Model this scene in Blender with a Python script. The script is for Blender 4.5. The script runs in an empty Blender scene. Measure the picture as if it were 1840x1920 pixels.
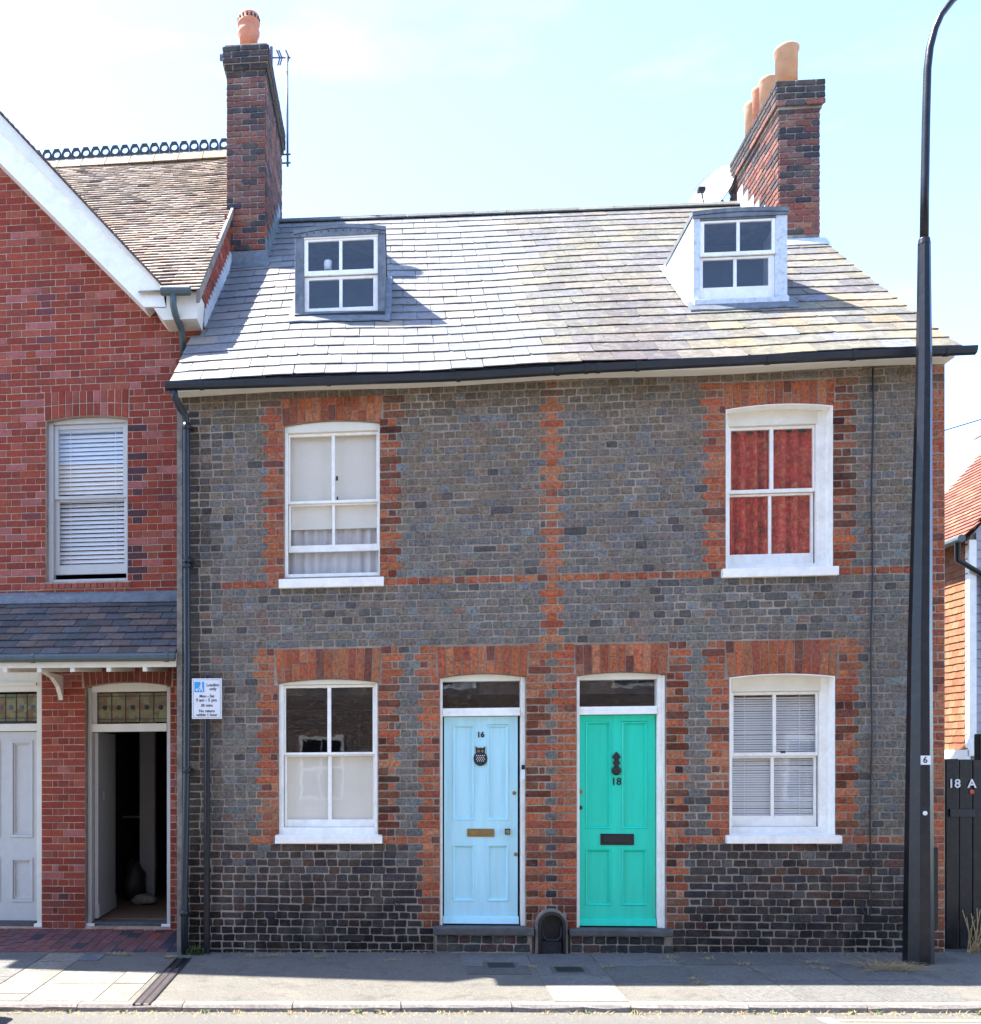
import bpy, math, random
import numpy as np
from mathutils import Matrix, Vector
R = math.radians
rnd = random.Random(7)
C = bpy.context.scene.collection
S = bpy.context.scene

# ---------------------------------------------------------------- camera, sky, sun, exposure
F_PX, CX, CY, D, E = 1850.0, 586.0, 1420.0, 9.755, 1.92
TH = math.atan(164.0 / 1850.0)
cd = bpy.data.cameras.new('camera')
cam = bpy.data.objects.new('camera', cd); C.objects.link(cam)
cam.location = (0, -D, E); cam.rotation_euler = (R(90), 0, TH)
cd.sensor_fit = 'HORIZONTAL'; cd.sensor_width = 36; cd.lens = 36 * F_PX / 1840
cd.shift_x = (920 - CX) / 1840; cd.shift_y = (CY - 960) / 1840
cd.clip_start = 0.05; cd.clip_end = 2000
S.camera = cam

SUN = Vector((-0.56, 0.18, 1.0)).normalized()
w = bpy.data.worlds.new('World'); S.world = w; w.use_nodes = True
nt = w.node_tree; nt.nodes.clear()
sky = nt.nodes.new('ShaderNodeTexSky'); sky.sky_type = 'NISHITA'; sky.sun_disc = False
sky.sun_elevation = math.asin(SUN.z); sky.sun_rotation = math.atan2(SUN.x, SUN.y) % (2 * math.pi)
sky.air_density = 0.55; sky.dust_density = 0.3; sky.ozone_density = 1.5
bg = nt.nodes.new('ShaderNodeBackground'); bg.inputs[1].default_value = 0.15
ow = nt.nodes.new('ShaderNodeOutputWorld')
tcn = nt.nodes.new('ShaderNodeTexCoord'); mpn = nt.nodes.new('ShaderNodeMapping'); mpn.inputs['Scale'].default_value = (3.0, 3.0, 9.0)
cn = nt.nodes.new('ShaderNodeTexNoise'); cn.inputs['Scale'].default_value = 1.6; cn.inputs['Detail'].default_value = 7; cn.inputs['Roughness'].default_value = .55
mr = nt.nodes.new('ShaderNodeMapRange'); mr.inputs[1].default_value = .56; mr.inputs[2].default_value = .8; mr.inputs[4].default_value = .35
bw = nt.nodes.new('ShaderNodeRGBToBW'); ml = nt.nodes.new('ShaderNodeMath'); ml.operation = 'MULTIPLY'; ml.inputs[1].default_value = 1.25
mxn = nt.nodes.new('ShaderNodeMix'); mxn.data_type = 'RGBA'
for a_, b_ in ((tcn.outputs['Generated'], mpn.inputs[0]), (mpn.outputs[0], cn.inputs['Vector']), (cn.outputs['Fac'], mr.inputs[0]), (mr.outputs[0], mxn.inputs[0]),
               (sky.outputs[0], bw.inputs[0]), (bw.outputs[0], ml.inputs[0]), (sky.outputs[0], mxn.inputs[6]), (ml.outputs[0], mxn.inputs[7]), (mxn.outputs[2], bg.inputs[0])): nt.links.new(a_, b_)
nt.links.new(bg.outputs[0], ow.inputs[0])
sl = bpy.data.lights.new('sun', 'SUN'); sl.energy = 3.2; sl.angle = R(0.5); sl.color = (1.0, 0.95, 0.87)
so = bpy.data.objects.new('sun', sl); C.objects.link(so)
so.rotation_euler = SUN.to_track_quat('Z', 'Y').to_euler(); so.location = (-6, 2, 20)
S.view_settings.view_transform = 'Standard'; S.view_settings.look = 'None'
S.view_settings.exposure = 2.72; S.view_settings.gamma = 1; S.view_settings.use_curve_mapping = False

# ---------------------------------------------------------------- measuring: photo point on a known plane -> metres
K = 0.0078                      # the old terrace's courses rise this much per metre to the right
def X_(px, y=0.0):
    return (D + y) * math.tan(math.atan((px - CX) / F_PX) - TH)
def depth(X, y): return -X * math.sin(TH) + (D + y) * math.cos(TH)
def Z_(px, py, y=0.0):
    return E + (CY - py) / F_PX * depth(X_(px, y), y)
def P(px, py, y=0.0): return (X_(px, y), y, Z_(px, py, y))
def Zs(px, py, y=0.0): return Z_(px, py, y) - K * X_(px, y)      # height in the terrace's own courses
def gz(X, y): return -0.002 + 0.0195 * y * (1 if y < 0 else 0) + (0.0175 - 0.002 * min(0, y)) * X
def G(px, py, lift=0.0):                                          # photo point on the pavement
    y = -1.0
    for _ in range(40):
        X = X_(px, y); d = (E - gz(X, y)) * F_PX / (py - CY)
        y += 0.7 * (d - depth(X, y))
    X = X_(px, y); return (X, y, gz(X, y) + lift)

# ---------------------------------------------------------------- materials
def mat(name, col, rough=.6, var=.15, ns=6, bump=.15, bs=90, metal=0.0, attr=False, spec=.4, stain=None, stain_amt=.3, stain_s=3.0, stain2=None, stretch=None):
    m = bpy.data.materials.new(name); m.use_nodes = True
    n = m.node_tree.nodes; L = m.node_tree.links
    b = n['Principled BSDF']; b.inputs['Roughness'].default_value = rough
    b.inputs['Metallic'].default_value = metal; b.inputs['Specular IOR Level'].default_value = spec
    geo = n.new('ShaderNodeNewGeometry'); pos = geo.outputs['Position']
    if stretch:
        mp = n.new('ShaderNodeVectorMath'); mp.operation = 'MULTIPLY'; mp.inputs[1].default_value = stretch
        L.new(pos, mp.inputs[0]); pos = mp.outputs[0]
    def noise(sc, det=4, rg=.6):
        t = n.new('ShaderNodeTexNoise'); t.inputs['Scale'].default_value = sc
        t.inputs['Detail'].default_value = det; t.inputs['Roughness'].default_value = rg
        L.new(pos, t.inputs['Vector']); return t.outputs['Fac']
    def mrange(v, a, bb, c, d):
        t = n.new('ShaderNodeMapRange'); L.new(v, t.inputs[0])
        for i, x in enumerate((a, bb, c, d)): t.inputs[i + 1].default_value = x
        return t.outputs[0]
    def mix(a, bb, fac, mode='MIX'):
        t = n.new('ShaderNodeMix'); t.data_type = 'RGBA'; t.blend_type = mode
        for s, v in ((0, fac), (6, a), (7, bb)):
            if isinstance(v, (tuple, list)): t.inputs[s].default_value = tuple(v)[:3] + (1,)
            elif isinstance(v, (float, int)): t.inputs[s].default_value = v
            else: L.new(v, t.inputs[s])
        return t.outputs[2]
    if attr:
        oi = n.new('ShaderNodeObjectInfo'); at = n.new('ShaderNodeAttribute'); at.attribute_name = 'Col'
        base = mix(oi.outputs['Color'], at.outputs['Color'], 1.0, 'MULTIPLY')
    else:
        base = tuple(col)
    if var:
        cr = n.new('ShaderNodeCombineColor'); v = mrange(noise(ns, 6, .65), .3, .7, 1 - var, 1 + var)
        for i in range(3): L.new(v, cr.inputs[i])
        base = mix(base, cr.outputs[0], 1.0, 'MULTIPLY')
    if stain: base = mix(base, stain, mrange(noise(stain_s, 6, .7), .48, .72, 0, stain_amt))
    if stain2: base = mix(base, stain2[0], mrange(noise(stain2[1], 5, .7), .52, .66, 0, stain2[2]))
    if isinstance(base, tuple): b.inputs['Base Color'].default_value = base[:3] + (1,)
    else: L.new(base, b.inputs['Base Color'])
    if bump:
        bp = n.new('ShaderNodeBump'); bp.inputs['Strength'].default_value = bump; bp.inputs['Distance'].default_value = .01
        L.new(noise(bs, 5, .6), bp.inputs['Height']); L.new(bp.outputs[0], b.inputs['Normal'])
    return m
M = {}
M['brick'] = mat('old_brick', None, .88, .5, 42, .8, 60, attr=True, spec=.2, stain=(.17, .14, .11), stain_amt=.5, stain_s=3.2, stain2=((.045, .04, .04), 30, .6))
M['redbrick'] = mat('red_brick', None, .8, .2, 30, .4, 120, attr=True, spec=.25, stain=(.10, .035, .03), stain_amt=.55, stain_s=2.2, stain2=((.30, .11, .085), 50, .3))
M['mortar'] = mat('lime_mortar', (.27, .22, .172), .95, .3, 14, .6, 140, stain=(.50, .43, .34), stain_amt=.8, stain_s=1.6, stain2=((.13, .105, .085), 3.5, .8))
M['mortar2'] = mat('pale_mortar', (.46, .345, .265), .95, .25, 14, .6, 140, stain=(.20, .10, .07), stain_amt=.8, stain_s=2.5)
M['slate'] = mat('slate', None, .62, .24, 14, .35, 40, attr=True, spec=.3, stain2=((.30, .27, .19), 25, .3))
M['slate_old'] = mat('lichened_slate', None, .75, .3, 16, .5, 45, attr=True, spec=.2, stain=(.075, .07, .055), stain_amt=.6, stain_s=4.5, stain2=((.30, .265, .16), 12, .45))
M['claytile'] = mat('clay_tile', None, .85, .25, 20, .4, 60, attr=True, spec=.2)
M['paving'] = mat('paving_stone', None, .9, .3, 40, .6, 120, attr=True, spec=.2, stain=(.085, .08, .07), stain_amt=.55, stain_s=3, stain2=((.05, .05, .048), 22, .4))
M['asphalt'] = mat('pavement_asphalt', (.150, .140, .122), .92, .4, 70, .8, 200, spec=.2, stain=(.20, .185, .155), stain_amt=.7, stain_s=1.3, stain2=((.08, .075, .068), 5, .5))
M['asphalt_pale'] = mat('worn_asphalt', (.16, .155, .145), .92, .3, 90, .7, 240, spec=.2, stain=(.09, .09, .09), stain_amt=.5, stain_s=1.2)
M['road'] = mat('road_asphalt', (.135, .13, .118), .92, .4, 90, .7, 260, spec=.2, stain=(.17, .155, .13), stain_amt=.6, stain_s=1.3)
M['white'] = mat('white_gloss_paint', (.92, .89, .82), .38, .07, 14, .3, 24, stain=(.50, .45, .37), stain_amt=.28, stain_s=5, stain2=((.35, .32, .27), 26, .07))
M['cream'] = mat('cream_paint', (.78, .74, .63), .45, .08, 12, .12, 30, stain=(.4, .35, .27), stain_amt=.25, stain_s=6)
M['greige'] = mat('pale_grey_paint', (.56, .55, .52), .4, .05, 12, .05, 30)
M['flake'] = mat('flaking_white_paint', (.62, .66, .70), .6, .1, 30, .5, 60, stain=(.28, .29, .30), stain_amt=.8, stain_s=14)
M['lead'] = mat('lead_sheet', (.14, .155, .17), .55, .3, 10, .3, 25, metal=.2, stain=(.30, .32, .34), stain_amt=.5, stain_s=8)
M['lead_pale'] = mat('pale_lead_sheet', (.55, .57, .60), .55, .15, 10, .3, 25, stain=(.36, .38, .40), stain_amt=.4, stain_s=6)
M['black'] = mat('black_gloss', (.012, .013, .016), .3, .1, 8, .05, 30)
M['pipe'] = mat('black_pipe', (.02, .026, .034), .32, .2, 8, .06, 30)
M['pole'] = mat('black_pole_paint', (.006, .006, .009), .34, .3, 20, .15, 40, stain=(.035, .032, .03), stain_amt=.5, stain_s=12)
M['greypipe'] = mat('grey_green_gutter', (.075, .10, .105), .5, .15, 8, .1, 30)
M['bluedoor'] = mat('pale_blue_paint', (.46, .78, .85), .32, .07, 16, .15, 30, stretch=(1, 1, .1), stain=(.34, .55, .60), stain_amt=.35, stain_s=7)
M['greendoor'] = mat('turquoise_green_paint', (.012, .64, .44), .32, .07, 16, .15, 30, stretch=(1, 1, .1), stain=(.03, .42, .29), stain_amt=.35, stain_s=7)
M['terracotta'] = mat('terracotta', (.48, .18, .10), .8, .2, 12, .2, 50, stain=(.2, .09, .07), stain_amt=.4, stain_s=8)
M['terracotta_pale'] = mat('pale_terracotta', (.50, .27, .15), .85, .2, 12, .3, 50, stain=(.22, .13, .085), stain_amt=.55, stain_s=6)
M['brass'] = mat('aged_brass', (.30, .21, .09), .4, .2, 20, .1, 60, metal=.8)
M['iron'] = mat('cast_iron', (.02, .02, .022), .5, .3, 30, .25, 80)
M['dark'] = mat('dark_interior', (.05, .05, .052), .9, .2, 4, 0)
M['plaster'] = mat('interior_plaster', (.30, .30, .30), .9, .08, 4, 0)
M['render'] = mat('weathered_render', (.25, .22, .18), .95, .3, 12, .5, 60, stain=(.07, .065, .06), stain_amt=.7, stain_s=5)
M['stone'] = mat('step_stone', (.10, .095, .09), .9, .3, 12, .4, 70, stain=(.05, .05, .045), stain_amt=.6, stain_s=4)
M['kerb'] = mat('kerb_granite', None, .9, .3, 40, .5, 120, attr=True, spec=.2, stain=(.07, .05, .05), stain_amt=.4, stain_s=6)
M['blind'] = mat('cream_blind', (.74, .70, .60), .8, .04, 3, .05, 120)
M['slat'] = mat('white_blind_slat', (.90, .90, .88), .5, .03, 3, 0)
M['net'] = mat('grey_net_curtain', (.50, .48, .46), .9, .2, 10, .1, 120, stretch=(1, 1, .08))
M['straw'] = mat('dry_grass', (.40, .29, .14), .8, .4, 40, 0)
M['weed'] = mat('green_weed', (.09, .13, .04), .7, .4, 40, 0)
M['yellow'] = mat('faded_yellow_line', (.62, .48, .22), .9, .2, 40, .3, 150, stain=(.22, .2, .17), stain_amt=.7, stain_s=9)
M['whiteline'] = mat('white_road_paint', (.7, .7, .68), .9, .15, 40, .3, 150)
M['signwhite'] = mat('sign_white', (.72, .73, .76), .4, .03, 5, 0)
M['signblue'] = mat('sign_blue', (.04, .33, .65), .4, .03, 5, 0)
M['signtext'] = mat('sign_black', (.03, .03, .03), .5, 0, 5, 0)
M['dish'] = mat('dish_grey', (.24, .26, .28), .45, .05, 8, 0)
M['alu'] = mat('aerial_metal', (.10, .10, .11), .5, .1, 8, 0, metal=.5)
M['car'] = mat('dark_blue_car_paint', (.012, .016, .03), .2, .05, 4, 0)
M['rubber'] = mat('tyre_rubber', (.015, .015, .015), .8, .1, 30, .1, 80)
M['floor'] = mat('hall_floor', (.20, .12, .07), .6, .2, 9, .1, 40)
M['ground'] = mat('far_ground', (.16, .15, .13), .95, .2, 1, 0)
M['siding'] = mat('pale_lilac_boarding', (.36, .345, .38), .7, .1, 10, .1, 30)

def glass_mat(name, tint=(1, 1, 1), wob=.006):
    m = bpy.data.materials.new(name); m.use_nodes = True
    n = m.node_tree.nodes; L = m.node_tree.links; n.clear()
    o = n.new('ShaderNodeOutputMaterial'); mx = n.new('ShaderNodeMixShader')
    tr = n.new('ShaderNodeBsdfTransparent'); tr.inputs[0].default_value = tint + (1,)
    gl = n.new('ShaderNodeBsdfGlossy'); gl.inputs['Roughness'].default_value = .015
    lw = n.new('ShaderNodeLayerWeight'); lw.inputs[0].default_value = .5            # Schlick reflectance of thin sheet glass, same from both sides
    pw = n.new('ShaderNodeMath'); pw.operation = 'POWER'; pw.inputs[1].default_value = 5; L.new(lw.outputs['Facing'], pw.inputs[0])
    fr = n.new('ShaderNodeMath'); fr.operation = 'MULTIPLY_ADD'; fr.inputs[1].default_value = .95; fr.inputs[2].default_value = .045; L.new(pw.outputs[0], fr.inputs[0])
    t = n.new('ShaderNodeTexNoise'); t.inputs['Scale'].default_value = 5; t.inputs['Detail'].default_value = 2
    g = n.new('ShaderNodeNewGeometry'); L.new(g.outputs['Position'], t.inputs['Vector'])
    bp = n.new('ShaderNodeBump'); bp.inputs['Strength'].default_value = wob; bp.inputs['Distance'].default_value = .1
    L.new(t.outputs['Fac'], bp.inputs['Height']); L.new(bp.outputs[0], gl.inputs['Normal'])
    L.new(fr.outputs[0], mx.inputs[0]); L.new(tr.outputs[0], mx.inputs[1]); L.new(gl.outputs[0], mx.inputs[2])
    L.new(mx.outputs[0], o.inputs[0]); return m
M['glass'] = glass_mat('window_glass')

def curtain_mat():
    m = mat('red_patterned_curtain', (.50, .05, .04), .9, .3, 10, .2, 200, stain=(.55, .26, .09), stain_amt=.9, stain_s=20, stain2=((.06, .008, .01), 7, .6))
    return m
M['curtain'] = curtain_mat()
def stained_mat():
    m = bpy.data.materials.new('stained_glass'); m.use_nodes = True
    n = m.node_tree.nodes; L = m.node_tree.links; b = n['Principled BSDF']
    g = n.new('ShaderNodeNewGeometry'); v = n.new('ShaderNodeTexVoronoi'); v.inputs['Scale'].default_value = 14
    L.new(g.outputs['Position'], v.inputs['Vector'])
    cr = n.new('ShaderNodeValToRGB'); e = cr.color_ramp.elements
    e[0].color = (.10, .14, .05, 1); e[1].color = (.16, .10, .05, 1); e[1].position = .7
    k = cr.color_ramp.elements.new(.35); k.color = (.22, .20, .10, 1)
    L.new(v.outputs['Color'], cr.inputs[0]); L.new(cr.outputs[0], b.inputs['Base Color']); b.inputs['Roughness'].default_value = .2
    return m
M['stained'] = stained_mat()
def brickwall_mat(c1, c2):
    m = bpy.data.materials.new('opposite_brickwork'); m.use_nodes = True
    n = m.node_tree.nodes; L = m.node_tree.links; b = n['Principled BSDF']
    g = n.new('ShaderNodeNewGeometry'); sx = n.new('ShaderNodeSeparateXYZ'); cx_ = n.new('ShaderNodeCombineXYZ')
    L.new(g.outputs['Position'], sx.inputs[0]); L.new(sx.outputs[0], cx_.inputs[0]); L.new(sx.outputs[2], cx_.inputs[1])
    t = n.new('ShaderNodeTexBrick'); L.new(cx_.outputs[0], t.inputs['Vector']); t.inputs['Scale'].default_value = 1
    t.inputs['Brick Width'].default_value = .225; t.inputs['Row Height'].default_value = .075; t.inputs['Mortar Size'].default_value = .006
    t.inputs['Color1'].default_value = c1 + (1,); t.inputs['Color2'].default_value = c2 + (1,); t.inputs['Mortar'].default_value = (.5, .45, .38, 1)
    L.new(t.outputs[0], b.inputs['Base Color']); b.inputs['Roughness'].default_value = .9
    return m
M['oppbrick'] = brickwall_mat((.12, .09, .08), (.2, .11, .08))
M['redface'] = brickwall_mat((.30, .055, .045), (.36, .075, .055))

# ---------------------------------------------------------------- mesh helpers
class MB:
    def __init__(s): s.v = []; s.f = []
    def add(s, vs, fs):
        o = len(s.v); s.v += [tuple(map(float, p)) for p in vs]; s.f += [tuple(i + o for i in f) for f in fs]; return s
    def poly(s, pts): return s.add(pts, [tuple(range(len(pts)))])
    def box(s, x0, x1, y0, y1, z0, z1):
        return s.hexa([(x0, y0, z0), (x1, y0, z0), (x1, y1, z0), (x0, y1, z0), (x0, y0, z1), (x1, y0, z1), (x1, y1, z1), (x0, y1, z1)])
    def hexa(s, p): return s.add(p, [(3, 2, 1, 0), (4, 5, 6, 7), (0, 1, 5, 4), (1, 2, 6, 5), (2, 3, 7, 6), (3, 0, 4, 7)])
    def prism(s, pts, y0, y1):          # polygon in (x,z), pushed along y
        n = len(pts); a = [(x, y0, z) for x, z in pts] + [(x, y1, z) for x, z in pts]
        ar = sum(pts[i][0] * pts[(i + 1) % n][1] - pts[(i + 1) % n][0] * pts[i][1] for i in range(n))
        fs = [tuple(range(n)), tuple(range(2 * n - 1, n - 1, -1))] + [((i + 1) % n, i, i + n, (i + 1) % n + n) for i in range(n)]
        if ar < 0: fs = [f[::-1] for f in fs]
        return s.add(a, fs)
    def prismz(s, pts, dz):             # polygon of 3-D points, pushed down by dz
        n = len(pts); a = list(pts) + [(x, y, z - dz) for x, y, z in pts]
        return s.add(a, [tuple(range(n)), tuple(range(2 * n - 1, n - 1, -1))] + [((i + 1) % n, i, i + n, (i + 1) % n + n) for i in range(n)])
    def tube(s, pts, r, seg=10, cap=True, flat=None):
        pts = [Vector(p) for p in pts]; rs = r if isinstance(r, (list, tuple)) else [r] * len(pts); rings = []
        up = None
        for i, p in enumerate(pts):
            t = (pts[min(i + 1, len(pts) - 1)] - pts[max(i - 1, 0)]).normalized()
            if up is None: up = Vector((0, 1, 0)) if abs(t.y) < .9 else Vector((1, 0, 0))
            a = t.cross(up).normalized(); b = a.cross(t).normalized(); up = b
            ph = math.pi / seg if flat else 0
            rings.append([p + rs[i] * (math.cos(2 * math.pi * k / seg + ph) * a + math.sin(2 * math.pi * k / seg + ph) * b) for k in range(seg)])
        vs = [v for rg in rings for v in rg]; fs = []
        for i in range(len(rings) - 1):
            for k in range(seg): fs.append((i * seg + k, i * seg + (k + 1) % seg, (i + 1) * seg + (k + 1) % seg, (i + 1) * seg + k))
        if cap: fs += [tuple(range(seg - 1, -1, -1)), tuple((len(rings) - 1) * seg + k for k in range(seg))]
        return s.add(vs, fs)
    def lathe(s, c, prof, seg=20, axis='z'):
        vs = []; fs = []
        for r, h in prof:
            for k in range(seg):
                a = 2 * math.pi * k / seg; q = (r * math.cos(a), r * math.sin(a))
                vs.append((c[0] + q[0], c[1] + q[1], c[2] + h) if axis == 'z' else (c[0] + q[0], c[1] + h, c[2] + q[1]))
        for i in range(len(prof) - 1):
            for k in range(seg): fs.append((i * seg + k, i * seg + (k + 1) % seg, (i + 1) * seg + (k + 1) % seg, (i + 1) * seg + k))
        fs += [tuple(range(seg)), tuple((len(prof) - 1) * seg + k for k in range(seg))]
        return s.add(vs, fs)
    def build(s, name, m, parent=None, shear=0.0, smooth=False, bevel=0.0, kind=None, norm=False, color=None):
        me = bpy.data.meshes.new(name)
        vs = [(x, y, z + shear * x) for x, y, z in s.v] if shear else s.v
        me.from_pydata(vs, [], s.f); me.update()
        if norm or smooth:
            import bmesh
            b = bmesh.new(); b.from_mesh(me); bmesh.ops.recalc_face_normals(b, faces=b.faces); b.to_mesh(me); b.free()
        me.materials.append(m if not isinstance(m, str) else M[m])
        if smooth:
            for p in me.polygons: p.use_smooth = len(p.vertices) <= 4
        if color is not None or (isinstance(m, str) and m in ('brick', 'redbrick', 'slate', 'claytile', 'paving', 'kerb')):
            a = me.color_attributes.new('Col', 'FLOAT_COLOR', 'POINT')
            a.data.foreach_set('color', np.tile(np.array((color or (1, 1, 1)) + (1,), 'f'), len(me.vertices)))
        o = bpy.data.objects.new(name, me); C.objects.link(o)
        if bevel:
            bm = o.modifiers.new('bevel', 'BEVEL'); bm.width = bevel; bm.segments = 2; bm.limit_method = 'ANGLE'
        if parent is not None: attach(o, parent)
        if kind: o['kind'] = kind
        return o
def attach(o, parent):
    o.parent = parent
    if parent.type == 'EMPTY': o.matrix_parent_inverse = Matrix.Translation(-parent.location)
def thing(name, label, cat, loc, group=None):
    o = bpy.data.objects.new(name, None); C.objects.link(o); o.location = loc; o.empty_display_size = .2
    o['label'] = label; o['category'] = cat
    if group: o['group'] = group
    return o
def tag(o, label, cat, group=None):
    o['label'] = label; o['category'] = cat
    if group: o['group'] = group
    return o
def text(s, size, m, parent, loc, name='lettering', bold=0.0, align='CENTER', depth_=.002, rz=0.0, sx=1.0, rx=R(90)):
    cu = bpy.data.curves.new(name, 'FONT'); cu.body = s; cu.size = size; cu.align_x = align; cu.align_y = 'CENTER'
    cu.extrude = depth_; cu.offset = bold; cu.resolution_u = 3
    t = bpy.data.objects.new(name, cu); C.objects.link(t)
    dg = bpy.context.evaluated_depsgraph_get()
    me = bpy.data.meshes.new_from_object(t.evaluated_get(dg)); bpy.data.objects.remove(t)
    me.transform(Matrix.Translation(loc) @ Matrix.Rotation(rz, 4, 'Z') @ Matrix.Rotation(rx, 4, 'X') @ Matrix.Diagonal((sx, 1, 1, 1)))
    me.materials.clear(); me.materials.append(M[m])
    o = bpy.data.objects.new(name, me); C.objects.link(o); attach(o, parent); return o

# ---------------------------------------------------------------- pieces: bricks, slates, tiles
VAR = {}
def brick_variants(key, w_, h_, n, ch, rough, back=.014):
    out = []
    for i in range(n):
        q = random.Random(key + str(i)); hw, hh = w_ / 2, h_ / 2
        def ring(ins, c):
            pts = [(-hw + ins + c, -hh + ins), (hw - ins - c, -hh + ins), (hw - ins, -hh + ins + c), (hw - ins, hh - ins - c),
                   (hw - ins - c, hh - ins), (-hw + ins + c, hh - ins), (-hw + ins, hh - ins - c), (-hw + ins, -hh + ins + c)]
            return [(x + q.uniform(-rough, rough), z + q.uniform(-rough, rough)) for x, z in pts]
        r0 = ring(0, ch * 1.2); r1 = ring(ch, ch * .9)
        v = [(x, back, z) for x, z in r0] + [(x, ch * .8, z) for x, z in r0] + [(x, q.uniform(-.0015, .0015), z) for x, z in r1]
        f = [tuple(range(16, 24))]
        for k in range(8):
            j = (k + 1) % 8
            f += [(k, j, 8 + j, 8 + k), (8 + k, 8 + j, 16 + j, 16 + k)]
        out.append((np.array(v), f))
    VAR[key] = dict(v=out, w=w_, h=h_, me={})
brick_variants('brick_header', .106, .066, 16, .007, .0042)
brick_variants('brick_stretcher', .216, .066, 12, .007, .0042)
brick_variants('crisp_header', .106, .069, 6, .003, .0012)
brick_variants('crisp_stretcher', .219, .069, 6, .003, .0012)
def slab_variants(key, w_, l_, t_, n, rough, clip=0.0):       # lies in x (width) / z (up the slope), face towards -y
    out = []
    for i in range(n):
        q = random.Random(key + str(i)); hw, hl = w_ / 2, l_ / 2
        j = lambda: q.uniform(-rough, rough)
        e = [(-hw, -hl + j()), (-hw * .4, -hl + j()), (hw * .35, -hl + j()), (hw, -hl + j())]
        if q.random() < clip: e[0] = (-hw + .03, -hl + .0); e.insert(0, (-hw, -hl + .03))
        e += [(hw + j() * .5, hl), (-hw + j() * .5, hl)]
        m_ = len(e); cv = q.uniform(-.0015, .0015)
        v = [(x, cv if 0 < k < m_ - 3 else 0, z) for k, (x, z) in enumerate(e)] + [(x, t_, z) for x, z in e]
        f = [tuple(range(m_))] + [((k + 1) % m_, k, k + m_, (k + 1) % m_ + m_) for k in range(m_)]
        out.append((np.array(v), f))
    VAR[key] = dict(v=out, w=w_, h=l_, me={})
slab_variants('slate', .30, .34, .009, 16, .008, .3)
slab_variants('tile', .163, .14, .013, 8, .004)
slab_variants('porch_tile', .2, .13, .011, 8, .004)

def piece(lst, key, M4, sx, sz, col, score=None):
    V = VAR[key]; i = rnd.randrange(len(V['v']))
    lst.append((M4 @ Matrix.Diagonal((sx / V['w'], 1, sz / V['h'], 1)), key, i, tuple(max(0.0, c) for c in col), sx * sz if score is None else score))
def emit(name, parent, lst, m, limit=300, stuff=None):
    lst = sorted(lst, key=lambda p: -p[4])
    for Mx, key, i, col, sc in lst[:limit]:
        V = VAR[key]; ck = (i, m)
        if ck not in V['me']:
            me = bpy.data.meshes.new(key); me.from_pydata(V['v'][i][0].tolist(), [], V['v'][i][1])
            a = me.color_attributes.new('Col', 'FLOAT_COLOR', 'POINT'); a.data.foreach_set('color', np.ones(len(me.vertices) * 4, 'f'))
            me.materials.append(M[m]); V['me'][ck] = me
        o = bpy.data.objects.new(name, V['me'][ck]); C.objects.link(o); o.matrix_basis = Mx; o.color = col + (1,)
        attach(o, parent)
    rest = lst[limit:]
    if not rest: return
    vs = []; fs = []; cs = []; o_ = 0
    for Mx, key, i, col, sc in rest:
        v, f = VAR[key]['v'][i]; A = np.array(Mx)
        vv = v @ A[:3, :3].T + A[:3, 3]
        vs.append(vv); fs += [tuple(k + o_ for k in q) for q in f]; o_ += len(v)
        cs.append(np.tile(np.array(col + (1,), 'f'), (len(v), 1)))
    me = bpy.data.meshes.new(stuff or name); me.from_pydata(np.concatenate(vs).tolist(), [], fs)
    a = me.color_attributes.new('Col', 'FLOAT_COLOR', 'POINT'); a.data.foreach_set('color', np.concatenate(cs).ravel())
    me.materials.append(M[m]); o = bpy.data.objects.new(stuff or name, me); C.objects.link(o); attach(o, parent); o['kind'] = 'stuff'
def jit(col, a, hue=.0):
    k = 1 + rnd.uniform(-a, a); return tuple(c * k * (1 + rnd.uniform(-hue, hue)) for c in col)
def front_m(x, y, z, shear=0.0):
    m_ = Matrix.Translation((x, y, z + shear * x)) @ Matrix.Rotation(-math.atan(shear), 4, 'Y')
    return m_ @ Matrix.Rotation(rnd.gauss(0, .006), 4, 'Y') @ Matrix.Rotation(rnd.gauss(0, .008), 4, 'X')

# ================================================================ THE GROUND
def sheet(name, pts, m, kind='structure', parent=None):
    return MB().poly(pts).build(name, m, parent, kind=kind)
MB().poly([(-400, -400, -.6), (400, -400, -.6), (400, 400, -.6), (-400, 400, -.6)]).build('ground', 'ground', kind='structure')
YK = -1.95
def strip(name, ys, xs, lift, m, kind='structure', zf=None):
    b = MB(); zf = zf or gz
    for i in range(len(xs) - 1):
        for j in range(len(ys) - 1):
            q = [(xs[i], ys[j + 1]), (xs[i + 1], ys[j + 1]), (xs[i + 1], ys[j]), (xs[i], ys[j])]
            b.poly([(x, y, zf(x, y) + lift) for x, y in q])
    return b.build(name, m, kind=kind)
XS = [-14, -10, -7, -5, -3, -1, 1, 3, 5, 7, 10, 14, 20]
pave = strip('pavement', [20, 9, 3, 0.4, 0, -.5, -1, -1.5, YK + .12], XS, 0, 'asphalt')
def rz(x, y): return gz(x, YK) - .05 + .02 * math.sin((YK - y) / 6 * math.pi)
strip('road', [YK + .02, YK - .3, -3, -4, -5, -6, -7, -7.95], XS, 0, 'road', zf=rz)
strip('far_pavement', [-7.95, -9, -11.5], XS, .05, 'asphalt_pale', zf=rz)

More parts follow.
